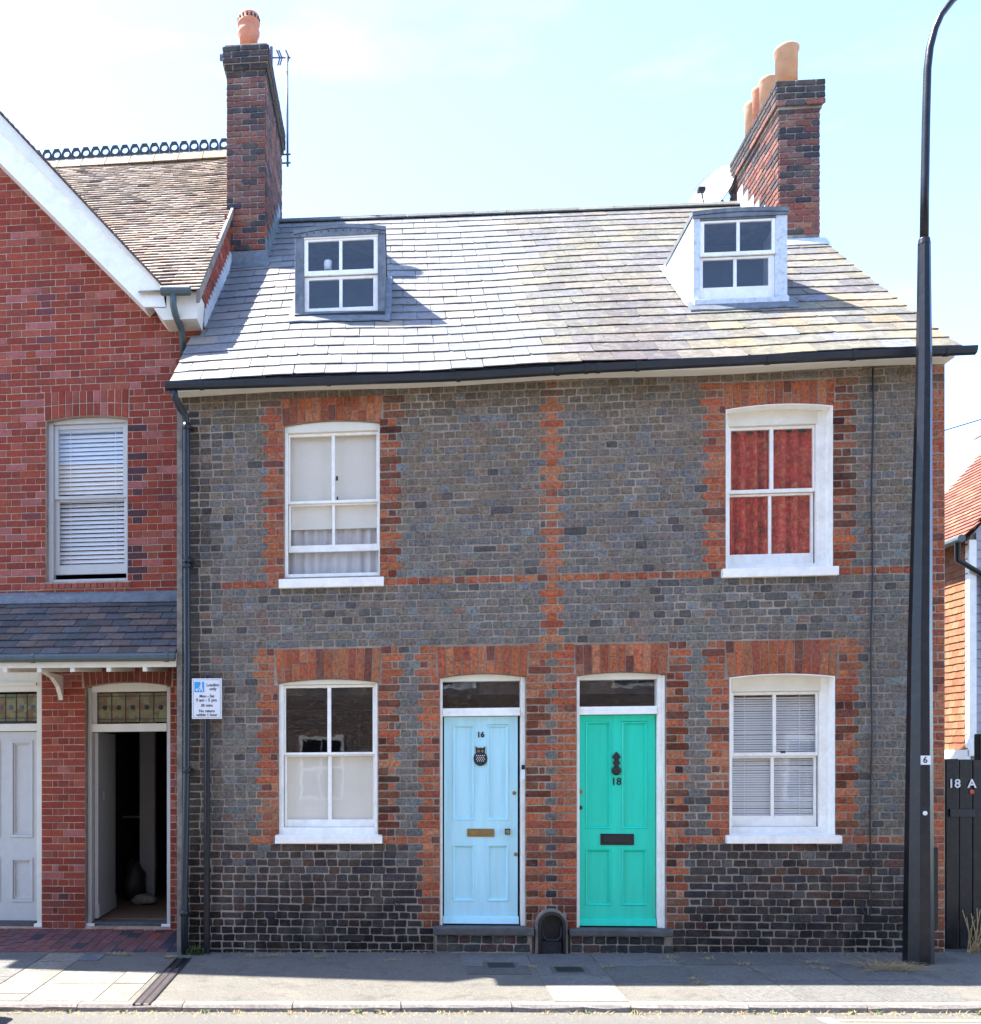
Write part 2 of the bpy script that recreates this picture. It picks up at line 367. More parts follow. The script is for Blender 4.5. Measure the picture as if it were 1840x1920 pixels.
# ================================================================ THE TERRACE: two joined houses
PT = .0749; Z14 = Zs(766, 1575) - PT / 2            # bottom of the lower red band
def zc(n): return Z14 + (n - 14) * PT
XL, XR, XM = X_(333), X_(1772), X_(1035)
ZTOP = Zs(900, 711)
class Op: pass
def opening(xl, xr, crown, spring, bot, arch_top, ax0, ax1, nv, rec):
    o = Op(); o.x0, o.x1 = X_(xl), X_(xr); m_ = (xl + xr) / 2
    o.zc, o.zs, o.zb, o.zt = Zs(m_, crown), Zs(m_, spring), Zs(m_, bot), Zs(m_, arch_top)
    o.a0, o.a1, o.nv, o.rec = X_(ax0), X_(ax1), nv, rec
    return o
def arc(o, x):
    t = (x - (o.x0 + o.x1) / 2) / ((o.x1 - o.x0) / 2)
    return o.zc - (o.zc - o.zs) * min(1.35, t * t)
W1 = opening(533, 712, 788, 795, 1081, 744, 528, 718, 13, .03)
W2 = opening(1361, 1562, 757, 764, 1066, 714, 1357, 1566, 13, .13)
W3 = opening(522, 709, 1273, 1280, 1568, 1216, 515, 715, 13, .03)
W4 = opening(1368, 1566, 1263, 1269, 1569, 1200, 1360, 1573, 13, .13)
D16 = opening(825, 986, 1263, 1270, 1738, 1211, 819, 991, 11, .05)
D18 = opening(1082, 1249, 1260, 1266, 1742, 1207, 1078, 1254, 11, .05)

def wall_mesh(ops, x0, x1, z0, z1, y, th):
    b = MB(); cuts = {x0, x1}
    for o in ops:
        for k in range(9): cuts.add(o.x0 + (o.x1 - o.x0) * k / 8)
    cs = sorted(cuts)
    for a, c in zip(cs, cs[1:]):
        mid = (a + c) / 2; os_ = sorted([o for o in ops if o.x0 < mid < o.x1], key=lambda o: o.zb)
        lo = [(z0, z0)]; segs = []
        cur = (z0, z0)
        for o in os_:
            segs.append((cur, (o.zb, o.zb))); cur = (arc(o, a), arc(o, c))
            b.poly([(a, y, o.zb), (c, y, o.zb), (c, y + th, o.zb), (a, y + th, o.zb)])
            b.poly([(a, y + th, cur[0]), (c, y + th, cur[1]), (c, y, cur[1]), (a, y, cur[0])])
        segs.append((cur, (z1, z1)))
        for (l0, l1), (h0, h1) in segs:
            b.poly([(a, y, l0), (c, y, l1), (c, y, h1), (a, y, h0)])
            b.poly([(a, y + th, h0), (c, y + th, h1), (c, y + th, l1), (a, y + th, l0)])
    for o in ops:
        for x, s in ((o.x0, 1), (o.x1, -1)):
            q = [(x, y, o.zb), (x, y + th, o.zb), (x, y + th, arc(o, x)), (x, y, arc(o, x))]
            b.poly(q[::s])
    return b

def grey(X, Z):
    r = rnd.random()
    if Z < zc(14):                                    # tarred plinth bricks
        t = max(0, min(1, Z / zc(14)))
        c = rnd.choice([(.040, .034, .036), (.050, .042, .042), (.034, .032, .038), (.058, .044, .040)])
        if r < .10: c = (.085, .085, .09)
        if r > .95: c = (.085, .045, .035)
        k = .5 + 2.0 * t ** 1.25
        return jit((c[0] * k * .64, c[1] * k * .6, c[2] * k * .54), .2, .05)
    if Z > 4.2 and rnd.random() < .35 + .25 * min(1, (Z - 4.2)):
        c = rnd.choice([(.155, .125, .10), (.165, .14, .115), (.14, .12, .10)])
    else:
        c = rnd.choice([(.128, .133, .142), (.14, .137, .135), (.135, .128, .124), (.15, .138, .124), (.122, .132, .143), (.142, .126, .118), (.118, .12, .125)])
        if r < .04: c = (.068, .068, .074)
        elif r < .09: c = (.15, .17, .19)
        elif r < .12: c = (.16, .115, .10)
    f = 1.12 if Z > zc(24) else .86 + .26 * (Z - zc(14)) / (zc(24) - zc(14))
    return jit((c[0] * 1.1 * f, c[1] * 1.0 * f, c[2] * .86 * f), .12, .035)
def red(X, Z):
    c = rnd.choice([(.37, .098, .040), (.40, .115, .050), (.33, .085, .040), (.30, .075, .038), (.39, .145, .07), (.35, .115, .052)])
    if rnd.random() < .11: c = (.17, .055, .036)
    if Z < zc(6): c = tuple(v * (.22 + .5 * max(0, Z) / zc(6)) for v in c)
    return jit(c, .16, .05)
def stained(col, X, Z):                               # soot beside the rainwater pipe
    t = max(0, 1 - (X - XL) / .55)
    if t > 0 and rnd.random() < .35 + .9 * t: col = tuple(v * (1 - .82 * t ** .75) for v in col)
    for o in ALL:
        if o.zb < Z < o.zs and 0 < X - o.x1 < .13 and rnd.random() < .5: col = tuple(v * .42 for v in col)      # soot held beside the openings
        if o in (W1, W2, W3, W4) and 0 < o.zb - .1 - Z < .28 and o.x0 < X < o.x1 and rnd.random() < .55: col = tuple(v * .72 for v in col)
    if Z > ZTOP - .32 and rnd.random() < .6: col = tuple(.45 * a + .55 * b for a, b in zip(col, (.115, .09, .06)))
    return col

QW, QN = .218, .166
ALL = [W1, W2, W3, W4, D16, D18]
def course(n):
    z0 = zc(n); zm = z0 + PT / 2; par = n % 2
    qw = QW if par == 0 else QN
    blocks = []; reds = []; out = []
    for o in ALL:
        if o.zb - .02 < zm < o.zs + .01: b = (o.x0, o.x1)
        elif o.zs + .01 <= zm < o.zt: b = (o.a0, o.a1)
        else: b = None
        if b: blocks.append(b)
        isdoor = o in (D16, D18)
        lowest = zc(3) if isdoor else o.zb - .02
        if lowest < zm < o.zt:
            if b is None: b = (o.x0, o.x1)
            if o is not D18: reds.append((b[0] - qw, b[0]))
            if o is not D16: reds.append((b[1], b[1] + qw))
    for o in (W1, W2):
        pass
    for st in (W1, W2, W3, W4):                        # timber sills sit across the wall face
        zs1 = st.zb; sh = .10
        if zs1 - sh < zm < zs1: blocks.append((st.x0 - .05, st.x1 + .05))
    if zm < D16.zb: blocks += [(X_(814), X_(1001)), (X_(1067), X_(1261))]       # door steps
    if zm < .43: blocks.append((X_(1012), X_(1062)))                          # boot scraper niche
    if n in (14, 48): reds.append((X_(470 if n == 14 else 415), XR))
    if 14 <= n or zm > 0: reds.append((XR - qw, XR))
    if zm < D18.zt: reds.append((D16.x1, D18.x0))
    else: reds.append((XM - .115, XM + .115) if par == 0 else (XM - .056, XM + .056))
    blocks.sort(); iv = []; cur = XL
    for a, b in blocks:
        if a > cur: iv.append((cur, a))
        cur = max(cur, b)
    if cur < XR: iv.append((cur, XR))
    for a, b in iv:
        rs = sorted((max(a, r0), min(b, r1)) for r0, r1 in reds if r1 > a and r0 < b)
        mg = []
        for r in rs:
            if mg and r[0] <= mg[-1][1] + .03: mg[-1] = (mg[-1][0], max(mg[-1][1], r[1]))
            else: mg.append(r)
        c = a
        for r0, r1 in mg:
            if r0 - c > .03: fill(out, c, r0, n, 'g')
            else: r0 = c
            fill(out, r0, r1, n, 'r', mid=(r0 > D16.x0 and r1 < D18.x1 and r1 - r0 > .35)); c = r1
        if b - c > .03: fill(out, c, b, n, 'g')
    return z0, out
def fill(out, a, b, n, kind, mid=False):
    w_ = b - a
    if mid:                                           # pier between the doors
        cxm = (a + b) / 2
        if n % 2 == 0: ws = [(w_ / 2, 'r'), (w_ / 2, 'r')]
        else:
            e = (w_ - .115) / 2; ws = [(e * .66, 'r'), (e * .34, 'r'), (.115, 'g'), (e * .34, 'r'), (e * .66, 'r')]
    elif kind == 'r' and w_ < .29:
        ws = [(w_, 'r')] if (w_ > .19 or w_ < .13) else ([(w_ * .64, 'r'), (w_ * .36, 'r')] if rnd.random() < .5 else [(w_ * .5, 'r'), (w_ * .5, 'r')])
    else:
        ps = .0 if n in (14, 48) else (.08 if n > 14 else .2); ws = []; t = 0
        while t < w_ - .04:
            x = .225 if rnd.random() < ps else .1155
            x *= rnd.uniform(.93, 1.07)
            if w_ - t - x < .05: x = w_ - t
            ws.append((x, kind)); t += x
        k = w_ / sum(x for x, _ in ws); ws = [(x * k, q) for x, q in ws]
    x = a
    for s, q in ws: out.append((x, x + s, q)); x += s

house = {}
house[16] = thing('brick_house', 'grey and red brick house with pale blue door numbered 16, clean pale slate roof', 'house', (XL, 0, 0), 'terraced houses')
house[18] = thing('brick_house', 'grey and red brick house with turquoise green door numbered 18, lichen-yellowed slate roof', 'house', (XM, 0, 0), 'terraced houses')
ops = {16: [W1, W3, D16], 18: [W2, W4, D18]}
span = {16: (XL, XM), 18: (XM, XR)}
wall = {}; bricks = {16: [], 18: []}
for h in (16, 18):
    wall[h] = wall_mesh(ops[h], span[h][0], span[h][1], -.6, ZTOP, 0, .24).build('wall', 'mortar', house[h], shear=K)
J = .0082
for n in range(-8, 80):
    z0, row = course(n)
    if z0 > ZTOP - .02: break
    for a, b, q in row:
        xm = (a + b) / 2
        zz = z0 + PT / 2
        if zz < gz(xm, 0) - .06: continue
        col = red(xm, zz) if q == 'r' else grey(xm, zz)
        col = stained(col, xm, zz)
        bw = b - a - J * rnd.uniform(.7, 1.3)
        key = 'brick_header' if bw < .15 else 'brick_stretcher'
        h = 16 if xm < XM else 18
        piece(bricks[h], key, front_m(xm, -.005 + rnd.gauss(0, .0013), zz + rnd.gauss(0, .0012), K), bw, PT - J * rnd.uniform(.8, 1.2), col)
# voussoirs of the brick arches
def voussoirs(o, h, m='brick', y=0.0, shear=K, colf=red, rows=1, jn=.008, parent=None):
    b_all = []
    for i in range(o.nv):
        u0, u1 = i / o.nv, (i + 1) / o.nv
        tb = [o.x0 - .012 + (o.x1 - o.x0 + .024) * u for u in (u0, u1)]; tt = [o.a0 + (o.a1 - o.a0) * u for u in (u0, u1)]
        cuts = [0, 1]
        if rows == 2: cuts = [0, .5, 1]
        elif rnd.random() < .4 and rows != 0: cuts = [0, rnd.uniform(.35, .68), 1]
        for c0, c1 in zip(cuts, cuts[1:]):
            def pt(k, c):
                xb = tb[k]; zb_ = arc(o, xb) - .003
                return (xb + (tt[k] - xb) * c, zb_ + (o.zt - zb_) * c)
            q = [pt(0, c0), pt(1, c0), pt(1, c1), pt(0, c1)]
            cx_ = sum(p[0] for p in q) / 4; cz_ = sum(p[1] for p in q) / 4
            def ins(p, d):
                vx, vz = p[0] - cx_, p[1] - cz_
                return (p[0] - math.copysign(d, vx), p[1] - math.copysign(d, vz))
            q0 = [ins(p, jn / 2) for p in q]; q1 = [ins(p, jn / 2 + .004) for p in q]
            fy = y - .006 + rnd.gauss(0, .001)
            v = [(x, y + .01, z) for x, z in q0] + [(x, fy + .004, z) for x, z in q0] + [(x, fy, z) for x, z in q1]
            f = [(8, 9, 10, 11)]
            for k in range(4):
                j = (k + 1) % 4; f += [(k, j, 4 + j, 4 + k), (4 + k, 4 + j, 8 + j, 8 + k)]
            b_ = MB().add(v, f); ob = b_.build('voussoir', m, parent, shear=shear, color=(1, 1, 1))
            ob.color = colf(cx_, cz_) + (1,)
for o, h in ((W1, 16), (W3, 16), (D16, 16), (W2, 18), (W4, 18), (D18, 18)): voussoirs(o, h, parent=wall[h])
for h in (16, 18): emit('brick', wall[h], bricks[h], 'brick', 300, 'brickwork')
# strip of weathered render on the left corner, dark shell behind
MB().box(XL - .004, XL + .05, -.012, .46, -.5, Zs(340, 735) + .02).build('corner_render', 'render', house[16], shear=K)
for h in (16, 18):
    a, b = span[h]; a += .02; b -= .02
    s = MB()
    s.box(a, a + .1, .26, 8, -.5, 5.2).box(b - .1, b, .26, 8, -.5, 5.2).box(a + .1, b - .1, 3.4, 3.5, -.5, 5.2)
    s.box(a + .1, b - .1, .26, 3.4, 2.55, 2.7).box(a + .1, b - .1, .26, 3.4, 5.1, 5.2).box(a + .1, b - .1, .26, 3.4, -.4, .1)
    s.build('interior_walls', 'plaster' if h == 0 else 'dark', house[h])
    MB().box(a, b, 8, 8.2, -.5, 5.6).build('rear_wall', 'oppbrick', house[h])
MB().box(XR - .25, XR - .003, .26, 8.2, -.5, 5.65).build('side_wall', 'oppbrick', house[18])

# ---------------------------------------------------------------- sash windows
def rect(x0, x1, y0, y1, y):
    m_ = (x0 + x1) / 2; ym = (y0 + y1) / 2
    return X_(x0, y), X_(x1, y), Zs(m_, y1, y), Zs(m_, y0, y)
def arch_poly(x0, x1, z0, fn, n=10):
    pts = [(x0, z0), (x1, z0)]
    for k in range(n + 1):
        x = x1 + (x0 - x1) * k / n; pts.append((x, fn(x)))
    return pts
def sash_window(hs, o, rows, cols_u, cols_l, sill, frame_bot, label=None, m='white', reveal=False, shear=K, gap=None, head_m='cream'):
    rec = o.rec; yu, yl = rec + .035, rec + .06
    (u0, u1), (l0, l1) = rows
    gu = [rect(a, b, u0, u1, yu) for a, b in cols_u]; gl = [rect(a, b, l0, l1, yl) for a, b in cols_l]
    st = .03
    fx0 = min(gu[0][0], gl[0][0]) - st; fx1 = max(gu[-1][1], gl[-1][1]) + st
    ft = gu[0][3] + st; fb = rect(cols_l[0][0], cols_l[-1][1], 0, frame_bot, yl)[2]
    f = MB(); e = .002
    if fx0 > o.x0 + .004: f.prism([(o.x0 + e, o.zb + e), (fx0, o.zb + e), (fx0, min(arc(o, fx0), arc(o, o.x0)) - e), (o.x0 + e, arc(o, o.x0) - e)], rec, rec + .1)
    f.prism([(fx1, o.zb + e), (o.x1 - e, o.zb + e), (o.x1 - e, arc(o, o.x1) - e), (fx1, min(arc(o, fx1), arc(o, o.x1)) - e)], rec, rec + .1)
    f.box(fx0, fx1, rec, rec + .1, o.zb + e, fb)
    win = f.build('window', m, hs, shear=shear, bevel=.004)
    if label: win['label'] = label
    hd = MB().prism(arch_poly(fx0, fx1, ft, lambda x: arc(o, x) - e), rec, rec + .1)
    hd.build('frame_head', head_m, win, shear=shear, bevel=.004)
    # staff beads inside the box frame
    for x, s in ((fx0, 1), (fx1, -1)):
        MB().box(min(x, x + s * .012), max(x, x + s * .012), rec + .012, rec + .033, fb, ft).build('bead', m, win, shear=shear)
    def sash(g, zb0, zt0, y, bot_r, top_r, nm):
        b = MB(); x0, x1 = fx0 + .0125, fx1 - .0125
        zb1, zt1 = g[0][2], g[0][3]
        b.box(x0, g[0][0], y - .0, y + .035, zb1 - bot_r, zt1 + top_r); b.box(g[-1][1], x1, y, y + .035, zb1 - bot_r, zt1 + top_r)
        b.box(g[0][0], g[-1][1], y + .001, y + .034, zt1, zt1 + top_r); b.box(g[0][0], g[-1][1], y + .001, y + .034, zb1 - bot_r, zb1)
        for p, q in zip(g, g[1:]): b.box(p[1], q[0], y + .003, y + .032, zb1, zt1)
        ob = b.build(nm, m, win, shear=shear, bevel=.003)
        for p in g: MB().box(p[0], p[1], y + .014, y + .018, zb1, zt1).build('pane', 'glass', win, shear=shear)
        return ob
    mr = gu[0][2] - gl[0][3]
    sash(gu, 0, 0, yu, mr * .62, st - .002, 'sash')
    br = gl[0][2] - (fb if gap is None else gap)
    sash(gl, 0, 0, yl + .012, br - .002, mr * .36, 'sash')
    s0, s1, sb, stp = rect(sill[0], sill[1], sill[2], sill[3], -.04)
    sl_ = MB().hexa([(s0, -.055, sb), (s1, -.055, sb), (s1, rec + .03, sb), (s0, rec + .03, sb), (s0, -.055, stp), (s1, -.055, stp), (s1, rec + .03, stp + .016), (s0, rec + .03, stp + .016)])
    sl_.build('sill', m, win, shear=shear, bevel=.006)
    if reveal:
        r = MB(); t = .008
        r.box(o.x1 - t, o.x1 - .0012, -.004, rec, o.zb, arc(o, o.x1)); r.box(o.x0 + .0012, o.x0 + t, -.004, rec, o.zb, arc(o, o.x0))
        n = 10
        for k in range(n):
            a = o.x0 + t + (o.x1 - o.x0 - 2 * t) * k / n; c = o.x0 + t + (o.x1 - o.x0 - 2 * t) * (k + 1) / n
            za, zc_ = arc(o, a) - .0015, arc(o, c) - .0015
            r.hexa([(a, -.004, za - t), (c, -.004, zc_ - t), (c, rec, zc_ - t), (a, rec, za - t), (a, -.004, za), (c, -.004, zc_), (c, rec, zc_), (a, rec, za)])
        r.build('reveal', 'white', win, shear=shear)
    return win, (fx0, fx1, fb, ft)
H16, H18 = house[16], house[18]
w1, r1 = sash_window(H16, W1, ((818, 939), (948, 1022)), [(544, 622), (628, 706)], [(545, 623), (628, 707)], (523, 720, 1084, 1101), 1077, gap=Zs(620, 1034, .09))
w3, r3 = sash_window(H16, W3, ((1290, 1411), (1419, 1537)), [(536, 614), (621, 699)], [(538, 615), (622, 700)], (516, 717, 1567, 1582), 1551)
w2, r2 = sash_window(H18, W2, ((806, 918), (930, 1039)), [(1371, 1444), (1451, 1525)], [(1369, 1442), (1448, 1522)], (1355, 1573, 1064, 1081), 1060, reveal=True)
w4, r4 = sash_window(H18, W4, ((1303, 1411), (1422, 1530)), [(1376, 1450), (1456, 1531)], [(1374, 1447), (1453, 1528)], (1363, 1579, 1567, 1582), 1550, reveal=True)
# sash furniture
MB().box(X_(632, .1) - .012, X_(632, .1) + .012, .085, .1, Zs(632, 896), Zs(632, 888)).box(X_(633, .1) - .008, X_(633, .1) + .008, .085, .1, Zs(633, 938), Zs(633, 927)).build('sash_fastener', 'black', w1, shear=K)
MB().box(X_(1466, .2) - .022, X_(1466, .2) + .022, .16, .178, Zs(1466, 1412), Zs(1466, 1408)).build('sash_fastener', 'iron', w4, shear=K)

# blinds and curtains hang behind the glass
def wavy(x0, x1, z0, z1, y, amp, n, m, name, shear=K, seed=1, hem=0.0):
    q = random.Random(seed); b = MB(); N = n * 10; ph = [q.uniform(.7, 1.3) for _ in range(n + 1)]
    top = []; bot = []
    for i in range(N + 1):
        u = i / N; yy = y + amp * math.sin(u * n * 2 * math.pi + .7 * math.sin(u * 9 + seed)) * ph[int(u * n)] ; x = x0 + (x1 - x0) * u
        bot.append((x, yy, z0)); top.append((x, y + (yy - y) * .7, z1))
    for i in range(N): b.poly([bot[i], bot[i + 1], top[i + 1], top[i]])
    return b.build(name, m, shear=shear, smooth=True)
tag(MB().box(r1[0] + .02, r1[1] - .02, .145, .148, Zs(620, 990, .145), r1[3]).box(r1[0] + .02, r1[1] - .02, .141, .1445, Zs(620, 990, .145) - .012, Zs(620, 990, .145) + .006).build('roller_blind', 'blind', shear=K),
    'cream roller blind half drawn in the upstairs window above the blue door house window', 'blind')
tag(wavy(r1[0] - .02, r1[1] + .02, r1[2], r1[3], .18, .014, 9, 'net', 'net_curtain', seed=3), 'pale grey net curtain below the roller blind in the open upstairs window', 'curtain')
tag(MB().box(r3[0] + .015, r3[1] - .015, .143, .146, r3[2], Zs(620, 1419, .143)).build('window_screen', 'blind', shear=K),
    'plain cream blind covering only the lower half of the left ground floor window', 'blind')
mx = (r2[0] + r2[1]) / 2
tag(wavy(r2[0] - .03, mx + .0, r2[2] - .05, r2[3], .25, .036, 4, 'curtain', 'curtain', seed=5), 'left half of the red patterned curtains, tightly gathered', 'curtain', 'red curtains in the upstairs window')
tag(wavy(mx + .005, r2[1] + .03, r2[2] - .05, r2[3], .26, .036, 3, 'curtain', 'curtain', seed=8), 'right half of the red patterned curtains, in broad folds', 'curtain', 'red curtains in the upstairs window')
def venetian(name, x0, x1, z0, z1, pitch, y, label, shear=K, tilt=.9, sw=.026):
    t = thing(name, label, 'blind', (x0, y, z0))
    n = int((z1 - z0) / pitch); me = None
    MB().box(x0, x1, y - .015, y + .015, z1, z1 + .03).build('head_rail', 'slat', t, shear=shear)
    for k in range(n):
        z = z0 + (k + .5) * pitch
        if me is None:
            c, s = math.cos(tilt) * sw / 2, math.sin(tilt) * sw / 2
            b = MB().hexa([(x0, -c, -s), (x1, -c, -s), (x1, c, s), (x0, c, s), (x0, -c, -s + .0012), (x1, -c, -s + .0012), (x1, c, s + .0012), (x0, c, s + .0012)])
            o = b.build('slat', 'slat', t, shear=shear); me = o.data
        else:
            o = bpy.data.objects.new('slat', me); C.objects.link(o); attach(o, t)
        o.matrix_basis = Matrix.Translation((0, y, z)) @ Matrix.Rotation(rnd.gauss(0, .0003), 4, 'Y')
    for u in (.18, .82):
        x = x0 + (x1 - x0) * u
        MB().box(x - .002, x + .002, y - .016, y - .0145, z0, z1).build('ladder_cord', 'slat', t, shear=shear)
    return t
venetian('venetian_blind', r4[0] + .01, r4[1] - .01, r4[2] + .01, r4[3] - .03, .0232, .25, 'white venetian blind lowered in the ground floor window beside the green door', tilt=.8, sw=.0245)

# ---------------------------------------------------------------- doors
def door(hs, o, fan, transom, leaf, board, panels_x, up, low, m, label):
    rec = o.rec; y = rec + .02; yd = rec + .055; e = .002
    fx = rect(fan[0], fan[1], fan[2], fan[3], yd); lx = rect(leaf[0], leaf[1], leaf[2], leaf[3], yd)
    f = MB()
    xl = min(fx[0], lx[0]); xr = max(fx[1], lx[1])
    f.prism([(o.x0 + e, o.zb + e), (xl - .003, o.zb + e), (xl - .003, min(arc(o, xl), arc(o, o.x0)) - e), (o.x0 + e, arc(o, o.x0) - e)], rec - .02, rec + .12)
    f.prism([(xr + .003, o.zb + e), (xr + .045, o.zb + e), (xr + .045, arc(o, xr + .045) - e), (xr + .003, arc(o, xr) - e)], rec, rec + .12)
    if o.x1 - xr > .06: f.prism([(xr + .046, o.zb + e), (o.x1 - e, o.zb + e), (o.x1 - e, arc(o, o.x1) - e), (xr + .046, arc(o, o.x1) - e)], rec - .03, rec + .12)
    zt0 = Zs((transom[0] + transom[1]) / 2, transom[3], yd); zt1 = Zs((transom[0] + transom[1]) / 2, transom[2], yd)
    f.box(xl, xr, rec + .002, rec + .11, zt0, zt1)
    f.box(xl, xr, rec - .012, rec + .0, zt0 - .0, zt0 + .03)
    fr = f.build('door_frame', 'white', hs, shear=K, bevel=.004)
    MB().prism(arch_poly(xl, xr, fx[3], lambda x: arc(o, x) - e), rec + .002, rec + .11).build('frame_head', 'cream', fr, shear=K, bevel=.003)
    MB().box(fx[0], fx[1], yd, yd + .004, zt1, fx[3]).build('pane', 'glass', fr, shear=K)
    # leaf: stiles, rails and recessed panels with a moulding
    z0, z1 = lx[2], lx[3]; pu = [rect(a, b, up[0], up[1], yd) for a, b in panels_x]; pl = [rect(a, b, low[0], low[1], yd) for a, b in panels_x]
    b = MB(); x0, x1 = lx[0], lx[1]
    (a0, a1, ub, ut), (c0, c1, _, _) = pu; lb, lt = pl[0][2], pl[0][3]
    for q in ((x0, a0), (a1, c0), (c1, x1)): b.box(q[0], q[1], yd, yd + .045, z0, z1)
    for s in ((a0, a1), (c0, c1)):
        b.box(s[0], s[1], yd, yd + .045, ut, z1); b.box(s[0], s[1], yd, yd + .045, lt, ub); b.box(s[0], s[1], yd, yd + .045, z0, lb)
    lf = b.build('door', m, hs, shear=K, bevel=.0)
    lf['label'] = label
    for (p0, p1, zb_, zt_) in pu + pl:
        MB().box(p0 + .001, p1 - .001, yd + .02, yd + .03, zb_ + .001, zt_ - .001).build('panel', m, lf, shear=K)
        k = MB(); w_ = .028
        def mould(p, q, r_, s_): k.add([p[0], p[1], q[1], q[0]], [(0, 1, 2, 3)])
        oA = [(p0, zb_), (p1, zb_), (p1, zt_), (p0, zt_)]; iA = [(p0 + w_, zb_ + w_), (p1 - w_, zb_ + w_), (p1 - w_, zt_ - w_), (p0 + w_, zt_ - w_)]
        mA = [(p0 + w_ * .55, zb_ + w_ * .55), (p1 - w_ * .55, zb_ + w_ * .55), (p1 - w_ * .55, zt_ - w_ * .55), (p0 + w_ * .55, zt_ - w_ * .55)]
        lv = [(oA, yd - .001), ([(x + (.004 if x == p0 else -.004), z + (.004 if z == zb_ else -.004)) for x, z in oA], yd - .007), (mA, yd - .003), (iA, yd + .0195)]
        for (A, ya), (B, yb) in zip(lv, lv[1:]):
            for i in range(4):
                j = (i + 1) % 4; k.poly([(A[i][0], ya, A[i][1]), (A[j][0], ya, A[j][1]), (B[j][0], yb, B[j][1]), (B[i][0], yb, B[i][1])])
        k.build('moulding', m, lf, shear=K)
    bx = rect(board[0], board[1], board[2], board[3], yd - .03)
    MB().prism([(0, 0), (0, 0.0)], 0, 0) if 0 else None
    wb = MB().hexa([(bx[0], yd - .05, bx[2]), (bx[1], yd - .05, bx[2]), (bx[1], yd - .002, bx[2]), (bx[0], yd - .002, bx[2]), (bx[0], yd - .03, bx[3] - .012), (bx[1], yd - .03, bx[3] - .012), (bx[1], yd - .002, bx[3]), (bx[0], yd - .002, bx[3])])
    wb.build('weatherboard', m, lf, shear=K, bevel=.004)
    MB().box(o.x0 + .003, o.x1 - .003, rec - .0, rec + .12, o.zb - .03, o.zb + .0015).build('threshold', 'stone', fr, shear=K)
    return fr, lf, yd
fr16, d16, yd16 = door(H16, D16, (830, 975, 1278, 1328), (830, 975, 1328, 1343), (833, 971, 1344, 1731), (831, 973, 1718, 1732), ((849, 890), (913, 954)), (1359, 1538), (1584, 1690), 'bluedoor', 'pale blue four-panel front door with owl knocker')
fr18, d18, yd18 = door(H18, D18, (1085, 1230, 1275, 1325), (1085, 1230, 1325, 1340), (1086, 1229, 1341, 1735), (1085, 1231, 1721, 1736), ((1098, 1146), (1166, 1214)), (1353, 1554), (1592, 1698), 'greendoor', 'turquoise green four-panel front door with black letterbox')
def ZW(px, py, y): return Z_(px, py, y)
def dpt(px, py, y): return (X_(px, y), y, Z_(px, py, y))
def plate(parent, name, m, x0, x1, y0, y1, y, th, bevel=.002):
    a = X_(x0, y); b = X_(x1, y); mm = (x0 + x1) / 2
    return MB().box(a, b, y - th, y, Z_(mm, y1, y), Z_(mm, y0, y)).build(name, m, parent, bevel=bevel)
y = yd16 - .001
plate(d16, 'letterbox', 'brass', 876, 927, 1554, 1569, y, .008)
plate(d16, 'letter_flap', 'brass', 882, 920, 1558.5, 1565.5, y - .0085, .006)
plate(d16, 'lock_plate', 'iron', 947, 957, 1554, 1565, y, .012, .004)
MB().lathe(dpt(952, 1559.5, y - .012), [(.012, 0), (.013, -.02), (.022, -.03), (.024, -.045), (.016, -.055)], 16, 'y').build('door_knob', 'brass', d16, smooth=True)
for q in ((964.5, 1487), (967, 1602)):
    MB().lathe(dpt(q[0], q[1], y), [(.019, 0), (.019, -.008), (.012, -.012)], 16, 'y').build('lock', 'brass', d16)
text('16', .074, 'black', d16, dpt(901.5, 1378, y - .003), 'house_number', bold=.0025)
# owl shaped knocker
oc = dpt(901, 1418, y); b = MB(); sc = 1 / 190.0
def ell(cx_, cz_, rx, rz_, n=18): return [(oc[0] + (cx_ + rx * math.cos(2 * math.pi * k / n)) * sc, oc[2] + (cz_ + rz_ * math.sin(2 * math.pi * k / n)) * sc) for k in range(n)]
b.prism(ell(0, -4.5, 13, 14), y - .014, y).prism(ell(0, 9, 8.5, 7), y - .0135, y - .0005)
for s in (-1, 1): b.prism([(oc[0] + s * 3 * sc, oc[2] + 14 * sc), (oc[0] + s * 9 * sc, oc[2] + 18.5 * sc), (oc[0] + s * 8.5 * sc, oc[2] + 9 * sc)], y - .013, y - .001)
ow_ = b.build('owl_knocker', 'iron', d16, bevel=.002)
b = MB()
for r_ in range(4):
    for c_ in range(5 - (r_ % 2)):
        px_ = (c_ - (4 - r_ % 2) / 2) * 3.6; pz = 1 - r_ * 3.4
        if abs(px_) < 8.5 - r_ * .6: b.prism([(oc[0] + (px_ + u) * sc, oc[2] + (pz + v) * sc) for u, v in ((-1.3, .4), (0, 1.3), (1.3, .4), (0, -.8))], y - .0155, y - .0142)
b.build('feather_marks', 'signwhite', d16, kind='stuff')
b = MB()
for s in (-1, 1): b.prism(ell(s * 3.6, 9.5, 2.6, 2.6, 12), y - .016, y - .0137)
b.build('owl_eyes', 'brass', d16, kind='stuff')
